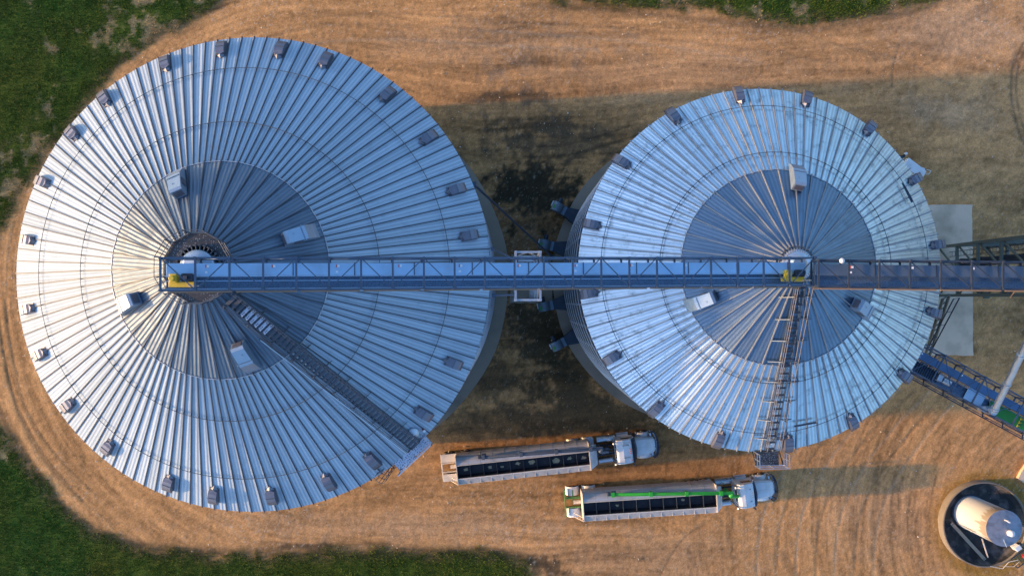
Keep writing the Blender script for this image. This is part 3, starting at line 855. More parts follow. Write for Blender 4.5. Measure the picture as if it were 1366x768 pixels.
# --- stairs down the large roof
def left_stairs():
    b = LB
    x0, y0 = b.hit(310, 400, .3); x1, y1 = b.hit(554, 593, .3)
    a = math.atan2(y1, x1)
    p0 = Vector((x0, y0)); p1 = Vector((x1, y1))
    d = (p1 - p0); Lh = d.length; d.normalize(); s = Vector((-d.y, d.x))
    root_m = MB()
    wdt = .40
    n = int(Lh / .29)
    def pos(t, off, h):
        q = p0 + d * (t * Lh) + s * off
        return Vector((q.x, q.y, b.z(math.hypot(q.x, q.y)) + h))
    for sg in (-1, 1):
        root_m.bar(pos(0, sg * wdt, .32), pos(1, sg * wdt, .32), .05, .22)
    stair = root_m.build('roof_stairs', M['galv_dark'], b.root)
    lite, dk = MB(), MB()
    ang = math.atan2(d.y, d.x)
    for i in range(n + 1):
        t = i / n
        c = pos(t, 0, .40)
        mb = MB(); mb.box((0, 0, 0), (.20, wdt * 2 - .04, .03))
        o = mb.build('stair_tread', M['perf_lite'] if 3 <= i <= 8 else M['galv_dark'], stair, c, (0, 0, ang))
        if 3 <= i <= 8: o['label'] = 'bright perforated tread near the top of the stairs'
    hr = MB()
    for sg in (-1, 1):
        for hh in (.85, 1.35):
            hr.tube(pos(0, sg * (wdt + .04), hh), pos(1, sg * (wdt + .04), hh), .02, 5)
        k = 9
        for i in range(k + 1):
            t = i / k
            hr.bar(pos(t, sg * (wdt + .04), .2), pos(t, sg * (wdt + .04), 1.37), .045)
            hr.bar(pos(t, sg * (wdt + .04), .12), pos(t, sg * (wdt + .42), .14), .04)
            hr.bar(pos(t, sg * (wdt + .42), .14), pos(t, sg * (wdt + .04), .8), .03)
    hr.build('handrail', M['galv_dark'], stair)
    sk = MB()
    sk.bar(pos(.18, -(wdt + .46), .15), pos(1, -(wdt + .46), .15), .06, .12)
    sk.build('side_rail', M['galv'], stair)
    # eave landing: two grip plates beyond the eave
    ez = b.he + .15
    L0 = Vector(Parr(548, 602, ez)) - Vector((b.c.x, b.c.y))
    ang = math.atan2(L0.y, L0.x) ; ux = Vector((math.cos(ang), math.sin(ang))); uy = Vector((-ux.y, ux.x))
    Mx = Matrix.Rotation(ang, 3, 'Z')
    pl = MB()
    pl.box((0, .72, 0), (.95, 1.40, .04)); pl.box((.06, -.72, -.12), (.95, 1.40, .04))
    plat = pl.build('eave_landing', M['perf_lite'], b.root, (L0.x, L0.y, ez), (0, 0, ang))
    rl = MB()
    for hh in (.1, .55, 1.05):
        rl.bar((.52, 1.45, hh), (.58, -1.45, hh), .05)
        rl.bar((.52, 1.45, hh), (-.2, 1.45, hh), .04)
    for yy in (1.45, .72, 0, -.72, -1.45):
        rl.bar((.54, yy, -.1), (.54, yy, 1.07), .05)
    rl.bar((-.2, 1.45, -.1), (-.2, 1.45, 1.07), .05)
    rl.build('landing_rail', M['galv'], plat)
    bk = MB()
    for yy in (1.3, 0, -1.3):
        bk.bar((.45, yy, -.05), (-.5, yy, -1.2), .07); bk.bar((.5, yy, -.18), (-.6, yy, -.18), .07)
    bk.build('landing_bracket', M['galv_dark'], plat)
    # caged ladder down the wall
    lz = b.he
    q = Vector(Parr(509, 634, lz + .6)) - Vector((b.c.x, b.c.y))
    a2 = math.atan2(q.y, q.x)
    lad = MB()
    for sg in (-1, 1):
        lad.bar((-.25, sg * .22, -b.he + .3), (-.25, sg * .22, 1.1), .05)
    for k in range(int((b.he + 1) / .3)):
        lad.tube((-.25, -.22, -b.he + .5 + k * .3), (-.25, .22, -b.he + .5 + k * .3), .014, 5)
    lo = lad.build('cage_ladder', M['galv_dark'], b.root, (q.x, q.y, lz), (0, 0, a2))
    cg = MB()
    for k in range(16):
        zz = 1.0 - k * 1.1
        cg.path([(-.25 + .70 * math.sin(u) , .40 * math.cos(u), zz) for u in [math.pi * i / 8 for i in range(9)]], .018, 4)
    for u in [math.pi * i / 8 for i in range(1, 8)]:
        cg.bar((-.25 + .70 * math.sin(u), .40 * math.cos(u), 1.0), (-.25 + .70 * math.sin(u), .40 * math.cos(u), -16), .025)
    cg.build('ladder_cage', M['galv_dark'], lo)
    # manhole by the landing
    mh = MB()
    x, y = b.hit(550, 578, .25)
    mh.revolve([(.42, 0), (.42, .14), (.38, .18), (.10, .24), (0.001, .24)], 20, smooth=False)
    mh.box((.0, 0, .25), (.1, .06, .06)); mh.box((.5, 0, .1), (.12, .2, .04))
    o = mh.build('roof_manhole', M['galv'], b.root); o.matrix_local = b.frame(x, y, .02)
    x, y = b.hit(564, 573, .25)
    lv = MB(); lv.box((0, 0, .12), (.12, .12, .22)); lv.mi = 1; lv.box((0, 0, .26), (.16, .16, .05))
    o = lv.build('level_switch', [M['red'], M['white']], b.root); o.matrix_local = b.frame(x, y, .02)
left_stairs()

def right_ladder():
    b = RB
    x0, y0 = b.hit(1067, 384, .2); x1, y1 = b.hit(1026, 598, .2)
    p0 = Vector((x0, y0)); p1 = Vector((x1, y1)); d = p1 - p0; Lh = d.length; d.normalize(); s = Vector((-d.y, d.x))
    def pos(t, off, h):
        q = p0 + d * (t * Lh) + s * off
        return Vector((q.x, q.y, b.z(math.hypot(q.x, q.y)) + h))
    rm = MB()
    wd = .34
    for sg in (-1, 1): rm.bar(pos(0, sg * wd, .25), pos(1, sg * wd, .25), .06, .12)
    lad = rm.build('roof_ladder', M['truss'], b.root)
    n = 22
    for i in range(n + 1):
        rg = MB(); rg.bar(pos(i / n, -wd, .27), pos(i / n, wd, .27), .14, .04)
        rg.build('ladder_tread', M['truss_dark'], lad)
    hr = MB(); ar = MB()
    for sg in (-1, 1):
        for hh, of in ((.75, .42), (1.2, .46)):
            hr.tube(pos(0, sg * of, hh), pos(1, sg * of, hh), .025, 5)
    hr.build('handrail', M['rust_pale'], lad)
    for i in range(8):
        t = (i + .4) / 8
        for sg in (-1, 1):
            ar = MB(); ar.bar(pos(t, sg * .44, .15), pos(t, sg * .46, 1.22), .05)
            ar.bar(pos(t, sg * .44, .18), pos(t, sg * 1.15, .2), .06)
            ar.bar(pos(t, sg * 1.15, .2), pos(t, sg * .46, .8), .035)
            ar.build('rail_outrigger', M['truss'], lad)
    ez = b.he + .1
    q = Vector(Parr(1022, 611, ez)) - Vector((b.c.x, b.c.y))
    a = math.atan2(q.y, q.x)
    pl = MB(); pl.box((0, .05, 0), (.95, 1.65, .04))
    plat = pl.build('eave_landing', M['perf_dark'], b.root, (q.x, q.y, ez), (0, 0, R_(-89)))
    rl = MB()
    for hh in (.5, 1.05):
        rl.bar((.5, -.78, hh), (.5, 1.25, hh), .045); rl.bar((.5, 1.25, hh), (-.45, 1.25, hh), .045); rl.bar((.5, -.78, hh), (-.45, -.78, hh), .045)
    for xx, yy in ((.5, -.78), (.5, .25), (.5, 1.25), (-.45, 1.25), (-.45, -.78), (0, 1.25), (0, -.78)):
        rl.bar((xx, yy, -.1), (xx, yy, 1.07), .045)
    rl.bar((.5, -.78, -.06), (.5, 1.25, -.06), .07); rl.bar((-.45, 1.25, -.06), (.5, 1.25, -.06), .07)
    rl.build('landing_rail', M['galv'], plat)
    bk = MB()
    for yy in (-.7, .3, 1.2):
        bk.bar((.45, yy, -.05), (-.5, yy, -1.1), .07)
    bk.build('landing_bracket', M['galv_dark'], plat)
    mh = MB(); x, y = b.hit(1036, 591, .2)
    mh.revolve([(.40, 0), (.40, .14), (.36, .18), (0.001, .22)], 20, smooth=False)
    mh.box((0, 0, .22), (.5, .04, .03))
    o = mh.build('roof_manhole', M['galv'], b.root); o.matrix_local = b.frame(x, y, .02)
    # short bars bolted across the seams
    for (q0, q1) in (((1059, 568), (1088, 563)), ((1203, 244), (1216, 270))):
        A = b.hit(*q0, .2); B = b.hit(*q1, .2)
        mb = MB()
        za = b.z(math.hypot(*A)) + .28; zb = b.z(math.hypot(*B)) + .28
        mb.bar((A[0], A[1], za), (B[0], B[1], zb), .12, .06)
        mb.build('seam_bar', M['truss_dark'], b.root)
right_ladder()

# ------------------------------------------------------------ concrete
def pad_circle(name, c, r, z, label):
    mb = MB(); n = 96
    mb.prism([(r * math.cos(2 * math.pi * i / n) * (1 + .004 * math.sin(7 * i)), r * math.sin(2 * math.pi * i / n)) for i in range(n)], -.5, z)
    o = mb.build(name, M['concrete'], None, (c.x, c.y, 0)); tag(o, label, 'concrete pad', kind='structure')
pad_circle('concrete_pad', LB.c, 17.15, .10, 'round concrete pad under the larger bin')
pad_circle('concrete_pad', RB.c, 13.65, .14, 'round concrete pad under the smaller bin')
def pad_poly(pts, z, mat, label):
    c0 = [Parr(a, b, z) for a, b in pts][::-1]; w_ = []; rj = random.Random(3)
    for i in range(len(c0)):
        a, b = c0[i], c0[(i + 1) % len(c0)]; k = max(2, int(np.hypot(*(b - a)) / .5))
        for q in range(k):
            p_ = a + (b - a) * (q / k); w_.append((p_[0] + rj.uniform(-.05, .05), p_[1] + rj.uniform(-.05, .05)))
    mb = MB(); mb.prism(w_, -.5, z); o = mb.build('concrete_slab', mat); tag(o, label, 'concrete slab', kind='structure')
pad_poly([(682, 340), (735, 340), (737, 404), (680, 404)], .06, M['concrete'], 'grey slab under the tower between the bins')
pad_poly([(1150, 273), (1297, 273), (1298, 474), (1150, 474)], .08, M['slab'], 'pale rectangular slab right of the smaller bin')
pad_poly([(1358, 637), (1385, 596), (1420, 620), (1392, 662)], .25, M['slab'], 'pale slab corner at the right edge above the tank')

# ------------------------------------------------------------ truss conveyors
def truss(name, A, B, bays, W, Ht, label, cat, mt, ml, flange=True, trough=True, dark=False, flip=1, zig=True, grate='grate', posts_out=False):
    A, B = Vector(A), Vector(B)
    root = empty(name, A, 0, label, cat)
    D = B - A; Ln = D.length; d = D.normalized()
    s = Vector((0, 0, 1)).cross(d).normalized()      # to the left of travel (north for an eastbound run)
    u = d.cross(s).normalized() * 1.0
    if u.z < 0: u = -u
    def q(x, y, z): return d * x + s * y + u * z
    ch = MB(); c = .09
    for yy in (-W / 2, W / 2):
        for zz in (0, -Ht):
            ch.bar(q(0, yy, zz), q(Ln, yy, zz), c, c, u)
    ch.build('chord', mt, root)
    if flange:
        fl = MB(); k = max(1, bays // 2)
        for i in range(k):
            fl.bar(q(Ln * (i + .03) / k, -W / 2 - .07, -Ht + .0), q(Ln * (i + .97) / k, -W / 2 - .07, -Ht), .10, .05, u)
        fl.build('bottom_flange', M['rust'], root)  # sun along the lower edge, painted as brown colour
    for i in range(bays + 1):
        x = Ln * i / bays
        fr = MB()
        hw = W / 2 - .046
        for zz in (0.003, -Ht + .003):
            fr.bar(q(x, -hw, zz), q(x, hw, zz), .10, .084, u)
        for yy in (-W / 2, W / 2):
            fr.bar(q(x, yy, -.046), q(x, yy, -Ht + .046), .084, .084, d)
        fr.bar(q(x, -W / 2, .05), q(x, -W / 2, .14), .12, .12)
        fr.bar(q(x, W / 2, .05), q(x, W / 2, .14), .12, .12)
        fr.build('truss_frame', mt, root)
    for i in range(bays):
        x0, x1 = Ln * i / bays, Ln * (i + 1) / bays
        br = MB(); sg = 1 if (i % 2 == 0 or not zig) else -1
        br.bar(q(x0 + .06, sg * flip * (W / 2 - .06), -.012), q(x1 - .06, -sg * flip * (W / 2 - .06), -.012), .05, .05, u)
        for yy in (-W / 2, W / 2):
            br.bar(q(x0 + .05, yy, -.05 if sg > 0 else -Ht + .05), q(x1 - .05, yy, -Ht + .05 if sg > 0 else -.05), .05, .04, s)
        br.build('truss_brace', mt, root)
    if trough:
        tr = MB()
        yc = W * .16
        tr.box((0, 0, 0), (Ln - .15, .62, .42))
        R3 = Matrix((d, s, u)).transposed()
        o = tr.build('conveyor_trough', ml, root, bevel=.015)
        o.matrix_local = Matrix.Translation(q(Ln / 2, yc, -Ht + .36)) @ R3.to_4x4()
        for i in range(1, bays // 2 + 1):
            jn = MB(); jn.box((-Ln / 2 + i * Ln / (bays // 2 + .4), 0, .222), (.05, .68, .03))
            jn.build('trough_joint', mt, o)
        dc = MB()
        for i in range(1, bays, 2):
            xx = -Ln / 2 + i * Ln / bays + .35
            dc.mi = 1; dc.box((xx, .16, .2245), (.05, .16, .02)); dc.mi = 0; dc.box((xx + .1, .16, .226), (.12, .12, .012))
            if i % 4 == 1: dc.box((xx + .02, -.14, .226), (.12, .10, .012))
        dc.build('decal', [M['decal_w'], M['decal_r']], o)
        wk = MB()
        wk.box((0, 0, 0), (Ln - .1, W * .42, .03))
        g = wk.build('walkway', M[grate], root)
        g.matrix_local = Matrix.Translation(q(Ln / 2, -W * .26, -Ht + .10)) @ R3.to_4x4()
        rl = MB()
        for yy, zz in ((-W * .47, .55), (-W * .47, 1.0), (-W * .05, .55)):
            rl.tube(q(0, yy, -Ht + zz), q(Ln, yy, -Ht + zz), .022, 6)
        rl.bar(q(0, -W * .06, -Ht + .18), q(Ln, -W * .06, -Ht + .18), .03, .14, u)
        rl.bar(q(0, -W * .20, -Ht + .15), q(Ln, -W * .20, -Ht + .15), .04, .05, u)
        rl.build('walkway_rail', ml, root)
    return root, q, Ln, d, s, u

zl, zr = H - 37.3, H - 44.0
A = P(214, 365.5, zl); B = P(1087, 362, zr)
c1, q1, Ln1, d1, s1, u1 = truss('overhead_conveyor', A, B, 22, 1.60, 1.35, 'long sloping truss conveyor running left from above the smaller bin to the larger bin peak', 'conveyor', M['truss'], M['galv_lid'])
def drive(root, q, x, y, z, mats, sc=1.0):
    mb = MB(); R3 = Matrix.Identity(3)
    c = q(x, y, z)
    mb.box(c + Vector((0, 0, 0)), (1.3 * sc, .28, .28))
    mb.box(c + Vector((-.35 * sc, .30, .15)), (.36, .46, .42))
    mb.tube(c + Vector((-.35 * sc, .3, .2)), c + Vector((-.35 * sc, .3, .52)), .15, 14)
    o = mb.build('gearbox', M['yellow'], root, bevel=.03)
    mo = MB()
    mo.tube(c + Vector((.05, .34, .2)), c + Vector((.62, .34, .2)), .19, 16)
    for k in range(9): mo.tube(c + Vector((.1 + k * .055, .34, .2)), c + Vector((.12 + k * .055, .34, .2)), .21, 16)
    mo.box(c + Vector((.32, .34, .42)), (.2, .16, .12))
    mo.build('motor', M['truss_dark'], root)
    gd = MB(); gd.path([c + Vector((.5, -.08, .1)), c + Vector((.5, -.08, .5)), c + Vector((.9, -.08, .5)), c + Vector((.9, -.08, .1))], .03, 6)
    gd.build('belt_guard', M['cream'], root)
drive(c1, q1, .85, -.50, -.75, None)
drive(c1, q1, Ln1 - 1.0, -.42, -.70, None, 1.0)

z2a, z2b = H - 43.0, H - 42.2
A2 = P(1092, 364.5, z2a); B2 = P(1366, 367.5, z2b); B2 = A2 + (B2 - A2) * 2.25
c2 = truss('feeder_conveyor', A2, B2, 15, 1.52, 1.3, 'dark truss conveyor running from the smaller bin peak to the right edge', 'conveyor', M['truss_dark'], simple('shaded_lid_steel', (.11, .15, .205), .45, .5, .2, 1.5, (.12, .12, .13), .3), zig=False)  # truss and lid take darker colours to paint this run's shade

lamp = MB(); lamp.revolve([(0.001, .12), (.12, .08), (.16, 0), (.12, -.06), (0.001, -.08)], 16)
o = lamp.build('lamp_globe', M['white'], c2[0], c2[1](1.25, .72, .12))

z3 = 12.0
A3 = P(1198, 462, z3); B3 = P(1440, 593.5, z3)
c3 = truss('lower_conveyor', A3, B3, 9, 2.30, 1.2, 'blue truss conveyor angling down from under the smaller bin eave to the lower right', 'conveyor', M['truss'], simple('blue_lid_steel', (.12, .20, .33), .42, .8, .2, 1.5, (.1, .1, .1), .25), flange=False)
def c3_extra():
    root, q, Ln, d, s, u = c3
    R3 = Matrix((d, s, u)).transposed().to_4x4()
    def put(name, mb, mat, x, y, z, **k):
        o = mb.build(name, mat, root, **k); o.matrix_local = Matrix.Translation(q(x, y, z)) @ R3; return o
    mb = MB(); mb.box((0, 0, 0), (4.2, 1.05, .05)); put('green_deck', mb, M['green_deck'], 11.0, -.52, -.92)
    mb = MB()
    for k in range(3):
        mb.box((0, -.3 + k * .3, 0), (.06, .22, .05)); mb.box((.1, -.3 + k * .3, .02), (.18, .05, .05), .5)
    mb.box((-2.2, .0, 0), (.05, .6, .05))
    put('yellow_latch', mb, M['yellow'], 11.6, -.52, -.85)
    mb = MB(); mb.box((0, 0, 0), (1.5, 1.1, .06)); put('blue_deck', mb, M['galv_lid'], 7.6, -.5, -.9)
    mb = MB(); mb.tube((-.3, 0, 0), (.35, 0, 0), .24, 14); mb.box((.0, .0, .2), (.25, .2, .2)); mb.box((-.6, 0, -.05), (.4, .5, .5))
    put('motor', mb, M['galv'], 4.9, -.5, -.65)
    mb = MB()
    for k in range(12): mb.box((k * .19, 0, 0), (.05, 1.0, .1))
    put('step_grating', mb, M['truss_dark'], 2.2, -.5, -.85)
    mb = MB()
    n = 9
    for i in range(n + 1):
        x = Ln * i / n
        mb.bar(q(x, -1.15, -1.1), q(x + .1, -1.55, -1.0), .07)
        mb.bar(q(x + .1, -1.55, -1.0), q(x + .1, -1.55, -.1), .05)
        mb.bar(q(x, 1.15, 0), q(x + .5, 1.0, -.9), .05)
    mb.bar(q(0, -1.55, -.1), q(Ln, -1.55, -.1), .05); mb.bar(q(0, -1.55, -1.0), q(Ln, -1.55, -1.0), .08)
    mb.build('outer_rail', M['truss_dark'], root)
    # trestle legs under it
    for x in (1.4,):
        tr = MB()
        for yy in (-1.0, 1.0):
            tr.bar(q(x, yy, -1.2), q(x, yy * 1.5, -12.0), .16)
        for k in range(1, 4):
            tr.bar(q(x, -1.0 - .15 * k, -1.2 - k * 2.7), q(x, 1.0 + .15 * k, -1.2 - k * 2.7), .08)
        tr.build('trestle_leg', M['truss_dark'], root)
c3_extra()

# spout pipe to the lower conveyor
a_ = P(1326, 548, 12.2); b_ = P(1384, 428, 19.0)
b_ = a_ + (b_ - a_) * 1.6
mb = MB(); root = empty('spout_pipe', a_, 0, 'pale round spout pipe dropping onto the lower right conveyor', 'pipe')
mb.tube((0, 0, 0), b_ - a_, .25, 20); mb.build('pipe', M['galv'], root)
dd = (b_ - a_).normalized(); mb = MB()
for k in (0.05, .3, 3.2, 6.4, 9.4): mb.tube(dd * k, dd * (k + .12), .30, 20)
mb.build('pipe_collar', M['galv'], root)
mb = MB(); mb.tube((-.05, 0, -.9), (-.05, 0, .1), .32, 16); mb.tube((-.55, .1, -.9), (-.55, .1, -.3), .24, 14); mb.build('pipe_elbow', M['galv'], root)

# ------------------------------------------------------------ towers
def tower(name, cx, cy, wx, wy, h, lvls, mat, legw, label, z0=0.06, xb=True, ringw=None):
    root = empty(name, (cx, cy, 0), 0, label, 'tower')
    ringw = ringw or legw * .8
    for sx in (-1, 1):
        for sy in (-1, 1):
            mb = MB(); mb.bar((0, 0, z0), (0, 0, h), legw, legw); mb.box((0, 0, z0 + .03), (legw * 2.2, legw * 2.2, .06))
            mb.build('leg', mat, root, (sx * wx / 2, sy * wy / 2, 0))
    cs = [(-wx / 2, -wy / 2), (wx / 2, -wy / 2), (wx / 2, wy / 2), (-wx / 2, wy / 2)]
    for k in range(1, lvls + 1):
        z = z0 + (h - z0 - .1) * k / lvls; zp = z0 + (h - z0 - .1) * (k - 1) / lvls
        mb = MB()
        for i in range(4):
            a, b = cs[i], cs[(i + 1) % 4]
            a, b = Vector((*a, 0)), Vector((*b, 0)); dr = (b - a).normalized()
            a, b = a + dr * legw * .5, b - dr * legw * .5
            mb.bar((a.x, a.y, z), (b.x, b.y, z), ringw)
        mb.build('girt', mat, root)
        if xb:
            mb = MB()
            for i in range(4):
                a, b = cs[i], cs[(i + 1) % 4]
                m_ = ((a[0] + b[0]) / 2, (a[1] + b[1]) / 2)
                mb.bar((a[0], a[1], zp + .1), (m_[0], m_[1], z - .04), ringw * .6)
                mb.bar((b[0], b[1], zp + .1), (m_[0], m_[1], z - .04), ringw * .6)
            mb.build('brace', mat, root)
    return root
# middle support tower under the long conveyor
zc = 28.6
t0 = P(688, 336, zc); t1 = P(721, 400, zc)
mid = tower('support_tower', (t0.x + t1.x) / 2, (t0.y + t1.y) / 2, t1.x - t0.x, t0.y - t1.y, zc, 6, M['galv'], .14, 'slim four-legged steel tower carrying the conveyor between the bins', xb=True)
mb = MB()
for yy in (-.55, .55): mb.bar((-.6, yy, zc + .1), (.6, yy, zc + .1), .14, .2)
mb.build('saddle_beam', M['galv'], mid)
# elevator tower at the right
ax, ay = P(1251, 330, 0).x, P(1251, 330, 0).y
by = P(1251, 394, 0).y
tw = ay - by
tow = tower('elevator_tower', ax + tw / 2, (ay + by) / 2, tw, tw, 40, 13, M['green_steel'], .26, 'tall dull green lattice tower rising at the right edge beside the slab', .0)
for (x, y) in ((-.9, .75), (.5, .75), (-.2, -.8)):
    mb = MB(); mb.box((0, 0, 20.5), (.75, .6, 39)); 
    for k in range(13): mb.box((0, 0, 2 + k * 3), (.85, .7, .08))
    mb.build('elevator_casing', M['truss_dark'], tow, (x, y, 0))
mb = MB()
for k in range(5):
    mb.tube((-1.9, .9 - k * .3, .2), (-1.9, .9 - k * .3, 38), .035, 5)
mb.build('cable_run', M['truss_dark'], tow)
mb = MB()
for sg in (-.22, .22): mb.bar((-1.2, 1.6 + sg, 0.1), (-1.2, 1.6 + sg, 38), .05)
for k in range(80): mb.tube((-1.2, 1.38, .5 + k * .46), (-1.2, 1.82, .5 + k * .46), .015, 4)
for k in range(30):
    mb.path([(-1.2 + .5 * math.sin(v), 1.6 + .38 * math.cos(v), 3 + k * 1.2) for v in [math.pi * i / 6 for i in range(7)]], .02, 4)
mb.build('cage_ladder', M['truss_dark'], tow)

# inclined service stair between slab and lower conveyor
def two_rail(name, p, q_, gap, w1, rungs, mat, label, cat, mat2=None):
    root = empty(name, p, 0, label, cat)
    v = Vector(q_) - Vector(p); d = v.normalized(); s = d.cross(Vector((0, 0, 1))).normalized()
    mb = MB()
    for sg in (-1, 1): mb.bar(s * sg * gap / 2, v + s * sg * gap / 2, w1, w1 * 1.3)
    mb.build('rail', mat, root)
    mb = MB()
    for k in range(rungs + 1):
        mb = MB(); mb.bar(v * (k / rungs) - s * gap / 2, v * (k / rungs) + s * gap / 2, w1 * .6)
        mb.build('rung', mat2 or mat, root)
two_rail('access_ladder', P(1229, 500, .3), P(1262, 396, 13), .62, .14, 16, M['green_steel'], 'steep ladder leaning beside the smaller bin toward the elevator tower', 'ladder')
two_rail('pipe_brace', P(1240, 466, 8), P(1276, 398, 13), .45, .06, 4, M['truss_dark'], 'thin twin-rail brace above the pale slab right of the ladder', 'brace')

def rod(name, p, q_, r, mat, label, cat):
    p, q_ = Vector(p), Vector(q_)
    root = empty(name, p, 0, label, cat)
    mb = MB(); mb.tube((0, 0, 0), q_ - p, r, 10); mb.build('tube', mat, root)
    mb = MB(); d = (q_ - p).normalized()
    mb.box((0, 0, 0), (r * 4, r * 4, r * 3)); mb.box(q_ - p, (r * 4, r * 4, r * 3)); mb.build('end_clamp', mat, root)
a_ = LB.c + Vector((LB.R * math.cos(.37), LB.R * math.sin(.37), 0))
rod('brace_pipe', P(632, 246, 17), P(737, 343, .4), .09, M['truss'], 'long thin pipe slanting from the larger bin to the second fan', 'pipe')
rod('brace_pipe', P(657, 332, 20), P(689, 347, 22), .06, M['truss'], 'short strut tying the middle tower to the larger bin, above the conveyor', 'strut')
rod('brace_pipe', P(659, 394, 19.5), P(688, 393, 20), .07, M['truss'], 'short strut tying the middle tower to the larger bin, below the conveyor', 'strut')
rod('guy_wire', P(1356, 386, 24), P(1303, 452, .1), .018, M['rust'], 'thin rusty guy wire running down to the earth below the long conveyor', 'wire')
rod('guy_wire', P(1303, 455, .1), P(1306, 500, 10), .012, M['rust'], 'faint upright wire above the blue lower conveyor', 'wire')

# ------------------------------------------------------------ aeration fans
def make_fan(label):
    root = empty('aeration_fan', (0, 0, 0), 0, label, 'fan', 'aeration fans beside the smaller bin')
    # local +x points to the bin wall
    mb = MB()
    n = 14
    pf = [(-.1, .15), (.75, .15), (.75, .75)] + [(.55 * math.cos(a) * 1.0 - .1, .72 + .58 * math.sin(a)) for a in [math.pi * (i / n) for i in range(0, n + 1)]] + [(-.65, .3)]
    mb.sweep(pf, -.42, .42, 'y')
    mb.build('scroll_housing', simple('fan_blue_grey', (.14, .19, .24), .5, .5, .2, 3, (.1, .1, .1), .3) if 'fan_blue_grey' not in bpy.data.materials else bpy.data.materials['fan_blue_grey'], root, fixn=True)
    mb = MB()
    vs = [(.76, -.42, .2), (.76, .42, .2), (.76, .42, .8), (.76, -.42, .8), (2.0, -.75, .15), (2.0, .75, .15), (2.0, .75, .75), (2.0, -.75, .75)]
    mb.add(vs, [(0, 1, 2, 3), (7, 6, 5, 4), (0, 4, 5, 1), (1, 5, 6, 2), (2, 6, 7, 3), (3, 7, 4, 0)])
    mb.build('duct', M['truss_dark'], root, fixn=True)
    mb = MB(); mb.tube((-.1, .44, .72), (-.1, .92, .72), .17, 14); mb.box((-.1, .7, .92), (.16, .2, .12)); mb.box((-.1, .7, .3), (.4, .5, .3))
    mb.build('motor', M['truss_dark'], root)
    mb = MB(); mb.box((-.62, .15, .55), (.22, .5, .5)); mb.build('control_box', M['galv'], root, bevel=.02)
    mb = MB(); mb.box((-.42, -.1, 1.235), (.2, .34, .012), M=Matrix.Rotation(-.5, 3, 'Y')); mb.build('green_plate', M['green_deck'], root)
    mb = MB()
    for yy in (-.3, .3): mb.box((.2, yy, .075), (1.2, .1, .15))
    mb.build('skid', M['galv_dark'], root)
    return root
def copy_tree(o, parent=None):
    c = o.copy(); COL.objects.link(c); c.parent = parent
    for ch in list(o.children): copy_tree(ch, c)
    return c
FANS = [((744, 277), 'uppermost of the four fans, on the left of the smaller bin'),
        ((731, 327), 'fan just above the long conveyor, at the foot of the slanting pipe'),
        ((731, 408), 'fan just below the long conveyor, left of the smaller bin'),
        ((746, 459), 'lowest of the four fans left of the smaller bin')]
f0 = make_fan(FANS[0][1])
for i, (pp, lb) in enumerate(FANS):
    o = f0 if i == 0 else copy_tree(f0)
    p = P(pp[0], pp[1], .8)
    v = Vector((RB.c.x - p.x, RB.c.y - p.y)); dist = v.length
    a = math.atan2(v.y, v.x)
    v.normalize(); k = dist - (RB.R - .1) - 1.95 
    o.location = (RB.c.x - v.x * (RB.R - .15 + 1.98), RB.c.y - v.y * (RB.R - .15 + 1.98), .12)
    o.rotation_euler = (0, 0, a); o['label'] = lb

# white heater housing peeping out under the eave
p = P(1219, 228, .6)
root = empty('heater_housing', (p.x, p.y, 0), R_(-35), 'white angular housing half hidden under the upper right eave of the smaller bin', 'heater')
mb = MB(); mb.sweep([(-1.3, .15), (.9, .15), (1.05, .6), (.8, 1.1), (-1.3, 1.3)], -.45, .45, 'y'); mb.build('casing', M['white'], root, bevel=.04)
mb = MB(); mb.path([(.9, .2, .9), (1.1, .25, 1.2), (1.1, .65, 1.2), (.8, .65, .9)], .03, 6); mb.tube((.6, .46, .6), (.6, .7, .6), .16, 12); mb.build('inlet', M['galv'], root)
p = P(1207, 207, .8)
root = empty('valve_stand', (p.x, p.y, 0), .3, 'small dark valve stand with a white cap by the upper right eave', 'valve')
mb = MB(); mb.tube((0, 0, 0), (0, 0, .8), .09, 10); mb.box((-.15, -.1, .5), (.5, .14, .2)); mb.tube((-.3, -.1, .5), (-.3, -.1, .8), .14, 10); mb.build('valve_body', M['truss_dark'], root)
mb = MB(); mb.tube((.12, .1, .7), (.12, .1, .95), .12, 12); mb.build('cap', M['white'], root)

# ------------------------------------------------------------ lorries
def wheel(root, x, y, r=.5, wd=.28, name='wheel', hub='chrome', dual=False):
    mb = MB()
    sg = 1 if y > 0 else -1
    for k in ((0, -.34 * sg) if dual else (0,)):
        yy = y + k
        mb.revolve([(.29, -wd / 2 + .02), (.44, -wd / 2), (r - .03, -wd / 2 + .02), (r, -wd / 2 + .07), (r, wd / 2 - .07), (r - .03, wd / 2 - .02), (.44, wd / 2), (.29, wd / 2 - .02)], 28)
        for v in range(len(mb.v) - 28 * 8, len(mb.v)):
            a, b, c = mb.v[v]
            mb.v[v] = (a, yy + c * 1.0, b) if True else None
    wv = MB(); wv.v, wv.f, wv.m, wv.s = mb.v, mb.f, mb.m, mb.s
    o = wv.build(name, M['rubber'], root, (x, 0, r))
    hb = MB()
    hb.tube((0, y - .10, 0), (0, y + .10, 0), .30, 20); hb.tube((0, y + sg * .08, 0), (0, y + sg * .18, 0), .12, 12)
    hb.build('rim', M[hub], o)
    return o

